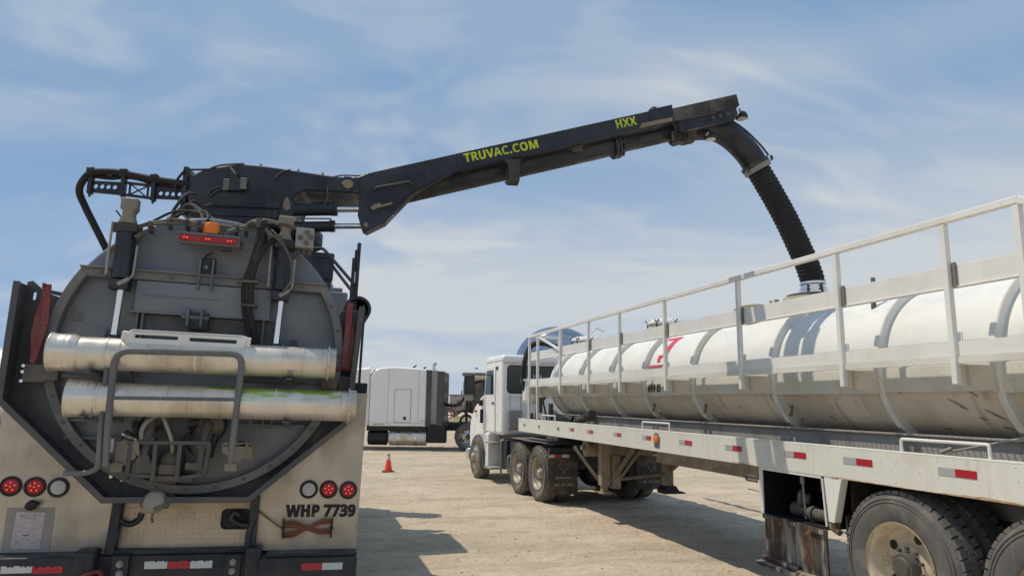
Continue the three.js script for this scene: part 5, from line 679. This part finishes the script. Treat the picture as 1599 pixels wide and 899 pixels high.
  P('front_pipework', [tube([[4.32, 1.58, -13.42], [4.34, 1.46, -13.4], [4.55, 1.42, -13.3]], 0.05), tube([[4.5, 1.9, -13.1], [4.4, 1.75, -13.2], [4.35, 1.5, -13.2]], 0.035), tube([[4.7, 1.6, -13.2], [4.6, 1.55, -12.7], [4.5, 1.52, -12.3], [4.6, 1.5, -11.8]], 0.06), cyl([4.45, 1.45, -12.6], [4.45, 1.78, -12.6], 0.045), cyl([4.45, 1.5, -11.2], [4.5, 1.62, -10.7], 0.07), cyl([4.36, 1.9, -12.95], [4.36, 1.6, -12.95], 0.04)], M.gun);
  P('kingpin_plate', box(4.6, 5.86, 1.16, 1.20, -13.2, -11.4, 0.01), M.mud);
}

// ---------------------------------------------------------------- the white day-cab tractor in front of the trailer
{
  const T = thing('road_tractor', 'white day cab road tractor coupled under the front of the white tanker trailer', 'truck tractor', [4.17, 0, -12.57]); T.rotation.y = 0.0524;
  for (const f of [0, 1.1]) for (const s of [0, 1]) wheel(T, s ? 2.25 : 0, 0.5, -f, 0.5, 0.24, { rim: M.dusty, rubber: M.dustyTyre, dual: true, side: s ? -1 : 1, lugs: s ? 0 : 40, hub: M.dusty });
  for (const s of [0, 1]) wheel(T, s ? 2.2 : 0.02, 0.5, -4.1, 0.5, 0.26, { rim: M.dusty, rubber: M.dustyTyre, deep: false, side: s ? -1 : 1, lugs: s ? 0 : 40, hub: M.dusty });
  part('axle', cyl([0.4, 0.5, 0], [1.9, 0.5, 0], 0.08), M.black, T); part('axle', cyl([0.4, 0.5, -1.1], [1.9, 0.5, -1.1], 0.08), M.black, T);
  part('frame_rail', box(0.72, 0.80, 0.72, 0.96, -4.6, 0.75, 0.006), M.black, T); part('frame_rail', box(1.45, 1.53, 0.72, 0.96, -4.6, 0.75, 0.006), M.black, T);
  part('suspension', [box(0.3, 0.62, 0.55, 0.95, -0.75, -0.35, 0.03), box(1.63, 1.95, 0.55, 0.95, -0.75, -0.35, 0.03), cyl([0.5, 0.62, 0.3], [0.5, 0.95, 0.3], 0.13), cyl([1.75, 0.62, 0.3], [1.75, 0.95, 0.3], 0.13), cyl([0.75, 0.55, -0.5], [1.5, 0.55, -0.5], 0.16)], M.black, T);
  part('fifth_wheel', [box(0.7, 1.55, 1.0, 1.1, -1.3, -0.1, 0.03)], M.mud, T);
  part('differential_dark_fill', [new THREE.SphereGeometry(0.27, 20, 14).translate(1.12, 0.52, 0.02), new THREE.SphereGeometry(0.27, 20, 14).translate(1.12, 0.52, -1.1), box(0.55, 1.72, 0.6, 0.97, 0.15, 0.5, 0.03), box(0.6, 1.65, 0.40, 0.75, -0.75, -0.4, 0.04)], M.black, T);  // besides the axle housings, black boxes added to stand for shade between the wheels
  part('deck_plate', [box(0.55, 1.7, 0.965, 0.985, -2.4, -1.6, 0.004), box(0.02, 0.5, 1.06, 1.075, -1.55, 0.45, 0.006), box(1.75, 2.23, 1.06, 1.075, -1.55, 0.45, 0.006)], M.darkSteel, T);
  part('light_bar', [box(0.0, 0.55, 0.90, 1.0, 0.55, 0.62, 0.01), box(1.7, 2.25, 0.88, 1.0, 0.55, 0.62, 0.01), box(0.5, 1.75, 0.78, 0.9, 0.68, 0.74, 0.01)], M.black, T);
  // mudflaps with outline print
  const tx = [[0.30, 1.0], [0.30, 0.72], [0.02, 0.72], [0.05, 0.60], [0.16, 0.46], [0.24, 0.50], [0.32, 0.44], [0.38, 0.30], [0.46, 0.14], [0.58, 0.06], [0.57, 0.22], [0.74, 0.38], [0.93, 0.45], [0.96, 0.64], [0.92, 0.76], [0.70, 0.76], [0.52, 0.80], [0.52, 1.0], [0.30, 1.0]];
  for (const [x0, y0, h] of [[-0.04, 0.20, 0.70], [1.72, 0.24, 0.60]]) {
    const fl = part('mudflap', [box(x0, x0 + 0.57, y0, y0 + h, 0.645, 0.657, 0.003)], M.mud, T), g = [];
    for (let i = 0; i + 1 < tx.length; i++) g.push(bar([x0 + 0.17 + tx[i][0] * 0.25, y0 + h * 0.5 + tx[i][1] * 0.23, 0.658], [x0 + 0.17 + tx[i + 1][0] * 0.25, y0 + h * 0.5 + tx[i + 1][1] * 0.23, 0.658], 0.004, 0.009));
    const r = rng(31); for (let k = 0, x = 0.14; x < 0.42; k++) { const w = 0.014 + r() * 0.018; g.push(box(x0 + x, x0 + x + w, y0 + h * 0.385, y0 + h * (k ? 0.425 : 0.45), 0.657, 0.660)); x += w + 0.007; }
    for (let k = 0, x = 0.13; x < 0.45; k++) { if (k !== 3 && k !== 7) g.push(box(x0 + x, x0 + x + 0.02, y0 + h * 0.20, y0 + h * 0.265, 0.657, 0.659)); x += 0.029; }
    part('flap_print', g, M.greyPrint, fl);
  }
  for (const [a, b, m] of [[-0.035, 0.08, M.tapeWhite], [0.082, 0.22, M.tapeRed], [0.222, 0.36, M.tapeWhite]]) part('reflective_strip', box(a, b, 0.835, 0.885, 0.658, 0.662), m, T);
  // cab
  const cab = part('cab', [box(0.15, 2.10, 1.06, 2.78, -3.72, -2.56, 0.10), extX([[-3.6, 1.1], [-3.6, 2.74], [-3.75, 2.70], [-4.02, 1.95], [-4.02, 1.1]], 0.19, 2.06, { bevel: 0.05 }), box(0.14, 2.11, 2.66, 2.86, -3.82, -2.52, 0.09)], M.cab, T);
  part('rear_window', ext(rrPts(0.29, 1.95, 2.01, 2.60, 0.08), -2.565, -2.553, { bevel: 0.003 }), M.glass, cab);
  part('window_seal', ext(rrPts(0.265, 1.975, 1.985, 2.625, 0.09), -2.565, -2.556, { bevel: 0.002, holes: [rrPts(0.292, 1.948, 2.012, 2.598, 0.08)] }), M.rubber, cab);
  part('windshield', extX([[-3.77, 2.62], [-4.00, 1.98], [-4.03, 1.98], [-3.80, 2.62]], 0.28, 1.97, { bevel: 0 }), M.glass, cab);
  const door = part('door', extX([[-3.86, 1.12], [-3.86, 2.0], [-3.70, 2.62], [-3.02, 2.62], [-3.02, 1.12]], 0.136, 0.16, { bevel: 0.008 }), M.cab, cab);
  part('side_window', extX([[-3.80, 1.97], [-3.66, 2.53], [-3.16, 2.53], [-3.12, 1.97]], 0.128, 0.14, { bevel: 0.003 }), M.glass, door);
  part('handle', box(0.115, 0.14, 1.75, 1.79, -3.22, -3.08, 0.006), M.ink, door);
  part('vent', box(0.128, 0.15, 2.52, 2.60, -2.93, -2.86, 0.004), M.ink, cab);
  part('grab_handle', rail([[0.15, 1.5, -2.86], [0.09, 1.5, -2.86], [0.09, 2.2, -2.86], [0.15, 2.2, -2.86]], 0.014, 0.03), M.chrome, cab);
  part('panel_seam', [box(0.6, 0.606, 1.15, 1.95, -2.562, -2.552), box(0.3, 1.9, 1.90, 1.906, -2.562, -2.552)], M.darkSteel, cab);
  each('cab_seam', [box(0.138, 0.146, 1.14, 2.6, -3.0, -2.992), box(0.2, 2.05, 2.655, 2.662, -2.556, -2.548), box(0.34, 0.345, 1.15, 1.98, -2.562, -2.553)], M.darkSteel, cab); each('hinge', [box(0.12, 0.14, 1.3, 1.38, -3.85, -3.80, 0.006), box(0.12, 0.14, 1.75, 1.83, -3.85, -3.80, 0.006)], M.cab, cab); part('air_dam', box(0.3, 0.62, 1.2, 1.62, -2.56, -2.48, 0.03), M.plainGrey, cab);
  part('roof_lamp', lathe([[0.05, 0], [0.045, 0.04], [0.001, 0.06]], [0.55, 2.855, -3.2], [0.55, 4, -3.2], 16), M.tapeWhite, cab); part('roof_lamp', lathe([[0.05, 0], [0.045, 0.04], [0.001, 0.06]], [1.2, 2.855, -2.9], [1.2, 4, -2.9], 16), M.tapeWhite, cab);
  const arch = []; for (let k = 0; k <= 14; k++) { const t = Math.PI * (1 - k / 14); arch.push([-4.1 - 0.6 * Math.cos(t) * -1, 0.5 + 0.6 * Math.sin(t)]); }
  const hood = part('hood', [extX([[-3.7, 1.1], [-3.7, 1.98], [-4.05, 1.93], [-4.5, 1.72], [-4.85, 1.45], [-4.95, 1.2], [-4.95, 0.7], [-4.72, 0.55], ...arch.reverse().map(([z, y]) => [z, y]), [-3.45, 0.5], [-3.45, 1.1]].filter((p) => p), 0.10, 2.15, { bevel: 0.06 })], M.cab, T);
  part('marker_lamp', box(0.03, 0.10, 1.54, 1.60, -4.42, -4.32, 0.01), M.amber, hood);
  part('vent', box(0.035, 0.10, 1.3, 1.62, -3.86, -3.80, 0.01), M.ink, hood);
  part('bumper', box(0.05, 2.2, 0.35, 0.65, -5.15, -4.9, 0.06), M.chrome, T);
  part('step', box(0.04, 0.42, 0.86, 0.90, -3.42, -2.95, 0.01), M.plainGrey, T); part('step', box(0.02, 0.42, 0.30, 0.35, -3.42, -2.9, 0.01), M.plainGrey, T);
  part('step_skirt', box(0.10, 0.4, 0.28, 1.08, -3.62, -3.38, 0.03), M.cab, T);
  part('battery_box', [box(0.2, 0.65, 0.4, 0.98, -2.9, -2.35, 0.03), box(0.25, 0.7, 0.45, 0.95, -2.25, -1.75, 0.03)], M.black, T);
  part('tank_strap', [bar([0.17, 0.25, -2.62], [0.17, 0.95, -2.62], 0.03, 0.05), bar([0.17, 0.95, -2.62], [0.17, 0.98, -2.45], 0.03, 0.05), bar([0.19, 0.3, -2.2], [0.19, 0.62, -2.2], 0.03, 0.04), bar([0.19, 0.62, -2.2], [0.19, 0.68, -2.05], 0.03, 0.04)], M.plainGrey, T);
  part('air_lines', [tube([[1.0, 1.9, -2.5], [0.9, 1.5, -2.3], [1.0, 1.2, -2.0]], 0.02), tube([[1.1, 1.9, -2.5], [1.1, 1.4, -2.2], [1.05, 1.2, -1.9]], 0.02), box(0.4, 1.8, 0.95, 1.05, -2.5, -2.3, 0.02)], M.hose, T);
  { const m = part('mirror', [box(-0.34, -0.08, 1.98, 2.42, -4.02, -3.93, 0.03)], M.black, T); part('glass', box(-0.31, -0.11, 2.05, 2.39, -3.932, -3.925), M.glass, m); part('convex_mirror', box(-0.32, -0.10, 1.82, 1.96, -4.0, -3.93, 0.03), M.plainGrey, m); part('arm', rail([[0.15, 1.75, -3.9], [-0.05, 1.78, -3.96], [-0.2, 1.86, -3.97], [-0.33, 2.05, -3.98]], 0.02, 0.05), M.black, m); part('arm', rail([[0.18, 2.45, -3.85], [-0.1, 2.44, -3.96], [-0.2, 2.40, -3.97]], 0.015, 0.05), M.black, m); part('bracket', box(0.02, 0.15, 1.70, 1.84, -3.95, -3.85, 0.02), M.black, m); }
}

// ---------------------------------------------------------------- background vehicles, in a frame facing the camera
const HD = V(Math.sin(0.28238), 0, -Math.cos(0.28238)), RT = V(Math.cos(0.28238), 0, Math.sin(0.28238));
const away = (d, x = 0, y = 0) => { const v = HD.clone().multiplyScalar(d).addScaledVector(RT, x); return [v.x, y, v.z]; };
{
  const T = thing('sleeper_truck', 'white sleeper truck parked sideways beyond the yard, its chrome fuel tank low', 'semi truck', away(26.03)); T.rotation.y = -0.28238;
  part('sleeper', [ext([[-5.22, 0.86], [-5.22, 2.68], [-5.05, 2.92], [-4.9, 3.0], [-4.4, 3.05], [-3.5, 3.01], [-3.16, 2.96], [-3.12, 2.85], [-3.12, 0.86]], -2.3, 0.0, { bevel: 0.05 })], M.cab, T);
  part('cab', [ext([[-6.75, 0.86], [-6.75, 1.95], [-6.25, 2.75], [-5.9, 2.95], [-5.25, 3.02], [-5.25, 0.86]], -2.25, -0.06, { bevel: 0.06 }), ext([[-8.0, 0.7], [-8.0, 1.5], [-7.6, 1.75], [-6.7, 1.95], [-6.7, 0.7]], -2.15, -0.15, { bevel: 0.08 })], M.cab, T);
  part('cab_seam', bar([-5.22, 2.68, 0.01], [-5.06, 2.93, 0.0], 0.03, 0.03), M.ink, T);
  { const d = part('baggage_door', [ext(rrPts(-4.28, -3.70, 1.02, 2.20, 0.06), -0.01, 0.016, { bevel: 0.006 })], M.cab, T); part('seal', ext(rrPts(-4.30, -3.68, 1.0, 2.22, 0.07), -0.01, 0.008, { bevel: 0.002, holes: [rrPts(-4.285, -3.695, 1.015, 2.205, 0.06)] }), M.plainGrey, d); part('latch', box(-3.95, -3.85, 1.10, 1.22, 0.012, 0.024, 0.005), M.ink, d); }
  part('fairing', box(-3.14, -2.96, 0.86, 2.94, -0.35, -0.015, 0.02), M.tray, T); part('fairing', box(-2.74, -2.50, 0.90, 2.90, -2.3, -0.04, 0.02), M.tray, T); part('rear_wall', box(-2.97, -2.72, 0.86, 2.93, -2.2, -0.06, 0.02), M.plainGrey, T);
  part('exhaust_stack', [cyl([-2.93, 1.0, -0.5], [-2.93, 3.05, -0.5], 0.06), tube([[-2.93, 3.0, -0.5], [-2.93, 3.12, -0.5], [-2.86, 3.24, -0.5]], 0.06)], M.chrome, T);
  part('roof_horn', [cyl([-3.68, 3.03, -0.3], [-3.56, 3.12, -0.25], 0.04, 0.02), cyl([-3.3, 3.0, -0.3], [-3.2, 3.06, -0.3], 0.03)], M.ink, T);
  each('trim_seam', [box(-5.2, -3.14, 0.985, 0.995, -0.002, 0.004), box(-4.55, -4.54, 1.0, 2.95, -0.002, 0.004), box(-3.42, -3.41, 1.0, 2.95, -0.002, 0.004)], M.plainGrey, T); part('side_lamp', box(-3.3, -3.22, 1.05, 1.09, 0.0, 0.012, 0.003), M.amber, T);
  part('emblem_strip', box(-5.06, -4.66, 0.93, 0.955, 0.0, 0.004), M.darkSteel, T);
  part('skirt', box(-5.3, -3.1, 0.70, 0.87, -2.1, -0.03, 0.01), M.ink, T);
  part('fuel_tank', [lathe([[0.001, 0], [0.24, 0.0], [0.285, 0.04], [0.285, 1.36], [0.24, 1.40], [0.001, 1.40]], [-4.49, 0.45, -0.32], [0, 0.45, -0.32], 40)], M.alu, T); part('tank_strap', [-4.15, -3.5].map((x) => ring([x, 0.45, -0.32], [x + 0.05, 0.45, -0.32], 0.295, 0.28)), M.chrome, T);
  part('exhaust_box', [lathe([[0.001, 0], [0.25, 0.0], [0.275, 0.03], [0.275, 0.68], [0.25, 0.70], [0.001, 0.70]], [-5.26, 0.45, -0.32], [0, 0.45, -0.32], 36), ...[-5.05, -4.68].map((x) => ring([x, 0.45, -0.32], [x + 0.03, 0.45, -0.32], 0.283, 0.27))], M.ink, T);
  part('catwalk_box', [box(-3.06, -2.38, 0.28, 0.93, -0.6, -0.05, 0.03), box(-3.0, -2.3, 0.88, 0.96, -2.0, -0.05, 0.01)], M.ink, T);
  part('frame_rail', box(-3, 1.4, 0.72, 0.95, -0.8, -0.72), M.black, T); part('frame_rail', box(-3, 1.4, 0.72, 0.95, -1.55, -1.47), M.black, T);
  part('fender_bracket', [...rail([[-2.4, 0.98, -0.2], [-2.3, 1.02, -0.2], [-1.3, 0.98, -0.2]], 0.025, 0.05), tube([[-2.05, 0.45, -0.2], [-1.98, 0.8, -0.2], [-1.9, 0.95, -0.2]], 0.03)], M.ink, T);
  for (const x of [-1.55, -0.35, -7.0]) for (const s of [0, 1]) { const w = wheel(T, x, 0.51, s ? -2.2 : -0.1, 0.51, 0.25, { rim: M.polish, dual: x > -5, deep: x > -5 }); w.rotation.y = s ? Math.PI / 2 : -Math.PI / 2; w.rotation.y *= -1; }
  part('fifth_wheel', box(-1.5, -0.4, 0.98, 1.08, -1.5, -0.75, 0.03), M.mud, T);
}
{ const h = thing('transfer_hose', 'dark hose sagging from the sleeper truck to the tan pump truck', 'hose', away(26.3, -2, 1.8)); h.rotation.y = -0.28238;
  part('tube', tube([[-0.95, 0.1, -0.4], [-0.7, -0.02, -0.3], [-0.35, -0.14, -0.2], [0.0, -0.14, -0.1], [0.2, 0.05, -0.1], [0.38, 0.40, -0.1], [0.6, 0.68, -0.1], [0.95, 0.78, -0.2]], 0.06, 60, 12), M.rubber, h); }
{ const T = thing('pump_truck', 'tan tank truck with dark pipes, half hidden behind the white tractor mirror', 'tank truck', away(29, -1.3)); T.rotation.y = -0.28238;
  part('tank', [box(-0.7, 4.2, 1.35, 2.9, -2.2, 0, 0.35), box(-0.75, 4.3, 2.86, 3.0, -1.9, -0.3, 0.05)], M.tan, T);
  part('pipework', [tube([[-0.5, 2.6, 0.1], [-0.2, 2.2, 0.15], [-0.35, 1.6, 0.1], [0.0, 1.2, 0.1]], 0.06), tube([[-0.9, 1.3, 0.1], [-0.6, 1.45, 0.1], [-0.1, 1.35, 0.1], [0.3, 1.5, 0.1]], 0.06), cyl([-0.5, 0.6, 0.1], [-0.5, 2.0, 0.1], 0.05), new THREE.TorusGeometry(0.28, 0.06, 8, 28).translate(0.05, 0.95, 0.12), new THREE.TorusGeometry(0.24, 0.05, 8, 28).translate(-0.5, 1.0, 0.12), bar([0.2, 2.7, 0.08], [0.4, 1.2, 0.08], 0.12)], M.blackDusty, T);
  part('chassis', box(-0.9, 4.6, 0.7, 0.95, -1.6, -0.6), M.black, T); for (const x of [0.6, 1.8, 4.0]) { const w = wheel(T, x, 0.5, 0, 0.5, 0.25, {}); w.rotation.y = -Math.PI / 2 + Math.PI; } 
  part('roof_beacon', lathe([[0.08, 0], [0.06, 0.05], [0.001, 0.06]], [-0.15, 3.15, -0.3], [-0.15, 4, -0.3], 14), M.black, T); }
{ const T = thing('hose_reel_trailer', 'red trailer with round hose reels standing in the far yard', 'reel trailer', away(44, -3.9)); T.rotation.y = -0.28238;
  part('frame', [box(-1.0, 1.0, 0.45, 0.6, -0.8, 0.1), bar([-0.9, 0.6, 0], [-0.3, 1.2, 0], 0.08), bar([0.9, 0.6, 0], [0.3, 1.2, 0], 0.08), box(-1.1, -0.5, 0.6, 1.1, -0.7, 0.0, 0.05)], M.red, T);
  part('reel', [new THREE.TorusGeometry(0.42, 0.07, 8, 32).translate(0.0, 0.95, 0.12), new THREE.TorusGeometry(0.25, 0.04, 8, 28).translate(0, 0.95, 0.12), bar([-0.4, 0.95, 0.12], [0.4, 0.95, 0.12], 0.05), bar([0, 0.55, 0.12], [0, 1.35, 0.12], 0.05)], M.red, T);
  part('reel', [new THREE.TorusGeometry(0.38, 0.07, 8, 32).translate(0.75, 0.9, 0.0), bar([0.4, 0.9, 0], [1.1, 0.9, 0], 0.05)], M.gun, T);
  part('mast', cyl([-0.55, 0.6, -0.2], [-0.55, 2.9, -0.2], 0.02), M.ink, T); part('wheel', [-0.5, 0.5].map((x) => cyl([x, 0.3, 0.1], [x, 0.3, -0.15], 0.3)), M.rubber, T); }
{ const T = thing('flatbed_trailer', 'pale yellow flatbed in the far yard right of the red reel trailer', 'flatbed', away(38, -2.3)); T.rotation.y = -0.28238;
  part('deck', [box(-1.0, 5, 0.62, 0.80, -2.2, 0, 0.02), ext([[-1.0, 0.8], [-0.6, 1.02], [0.4, 1.02], [0.4, 0.8]], -2.0, -0.1)], M.pale, T); part('leg', box(-0.6, -0.5, 0, 0.62, -0.4, -0.3), M.darkSteel, T); part('wheel', [3.0, 4.0].map((x) => cyl([x, 0.45, 0], [x, 0.45, -0.3], 0.45)), M.rubber, T); }
{ const T = thing('storage_shed', 'low pinkish grey building with thin stacks at the edge of the yard', 'building', away(120, -9.8)); T.rotation.y = -0.28238; const m = std('pinkish_wall', { map: paintTex([0.42, 0.36, 0.35], [0.30, 0.26, 0.25], { cloud: 0.4, drip: 0.3, speck: 0.2, seed: 140, m: 6 }), roughness: 0.9 });
  part('wall', [box(-0.6, 2.6, 0, 2.75, -6, 0), box(2.6, 12, 0, 2.5, -6, -0.4)], m, T); part('roof', [box(-0.75, 2.75, 2.75, 2.95, -6.1, 0.15), box(2.75, 12.1, 2.5, 2.62, -6.1, -0.2)], M.darkSteel, T); part('stack', [1.35, 1.85].map((x) => cyl([x, 2.7, -1], [x, 3.7, -1], 0.10)), M.darkSteel, T); part('door', box(0.6, 1.5, 0, 2.0, 0, 0.05), M.darkSteel, T); part('fence_wall', box(-3, 12, 0, 1.0, 1.2, 1.3), M.beige, T); }
{ const T = thing('polished_tanker', 'mirror polished tanker whose rounded end shows above the white tractor cab', 'tanker', away(20.6, 1.22)); T.rotation.y = -0.64; const z1 = -7.5;
  part('tank', lathe([[0.001, -0.36], [0.45, -0.32], [0.80, -0.2], [1.05, 0.02], [1.13, 0.20], [1.15, 0.40], [1.15, 7.5], [0.8, 7.8], [0.001, 7.9]], [0, 2.92, 0], [0, 2.92, -1], 72).scale(1.12, 1, 1), M.polish, T);
  part('band', [0.45, 3.0, 5.5].map((d) => ring([0, 2.88, -d], [0, 2.88, -d - 0.06], 1.165, 1.14, 64)), M.chrome, T);
  part('frame', [box(-0.5, -0.4, 0.9, 1.75, -7.5, -0.2), box(0.4, 0.5, 0.9, 1.75, -7.5, -0.2)], M.darkSteel, T); for (const z of [-1.2, -2.4]) for (const s of [-1, 1]) wheel(T, s * 1.15, 0.5, z, 0.5, 0.25, { side: -s, dual: true }); part('landing_leg', [box(-0.6, -0.5, 0, 1.0, -6.6, -6.5), box(0.5, 0.6, 0, 1.0, -6.6, -6.5)], M.darkSteel, T);
  part('ladder', rail([[1.0, 3.9, -0.8], [1.1, 4.05, -0.9], [1.1, 4.05, -2.0]], 0.02, 0.05), M.white, T); }
{ const T = thing('parked_tank_trailer', 'white tank trailer at the left edge beyond the vacuum truck', 'tank trailer', away(12.2, -9.9)); T.rotation.y = -0.28238;
  part('tank', lathe([[0.001, -0.3], [0.4, -0.22], [0.62, -0.05], [0.66, 0.1], [0.66, 6.0], [0.4, 6.25], [0.001, 6.3]], [2.2, 1.95, 0], [-1, 1.95, 0], 48), M.tank, T); part('stiffening_rib', [-3, -1.8, -0.6, 0.6, 1.8].map((x) => ring([x, 1.95, 0], [x + 0.05, 1.95, 0], 0.72, 0.65)), M.white, T);
  part('frame', [box(-4, 2.3, 1.0, 1.25, -0.6, -0.5), box(-4, 2.3, 1.0, 1.25, 0.5, 0.6), box(-4, 2.3, 1.18, 1.3, -0.6, 0.6)], M.darkSteel, T); for (const x of [-2.8, -1.6]) { const w = wheel(T, x, 0.5, 0.95, 0.5, 0.25, { rim: M.cream }); w.rotation.y = Math.PI / 2; } part('landing_leg', [box(1.5, 1.6, 0, 1.0, 0.4, 0.5), box(1.5, 1.6, 0, 1.0, -0.5, -0.4)], M.darkSteel, T); part('hatch', lathe([[0.24, -0.1], [0.26, 0.1], [0.2, 0.13], [0.001, 0.16]], [0.6, 2.62, 0], [0.6, 4, 0], 24), M.tank, T); }
{ const T = thing('traffic_cone', 'orange traffic cone with pale collar alone on the dirt', 'traffic cone', [2.10, groundY(2.10, -18.37), -18.37]);
  part('base', [ext(rrPts(-0.14, 0.14, -0.14, 0.14, 0.03), 0, 0.03).rotateX(-Math.PI / 2)], M.ink, T);
  part('body', lathe([[0.115, 0.028], [0.10, 0.035], [0.026, 0.44], [0.022, 0.455], [0.014, 0.455]], [0, 0, 0], [0, 1, 0], 32), M.cone, T); part('collar', lathe([[0.0535, 0.305], [0.0345, 0.405]].map(([r, y]) => [r + 0.002, y]), [0, 0, 0], [0, 1, 0], 32), M.tapeWhite, T); }
renderer.render(scene, camera);
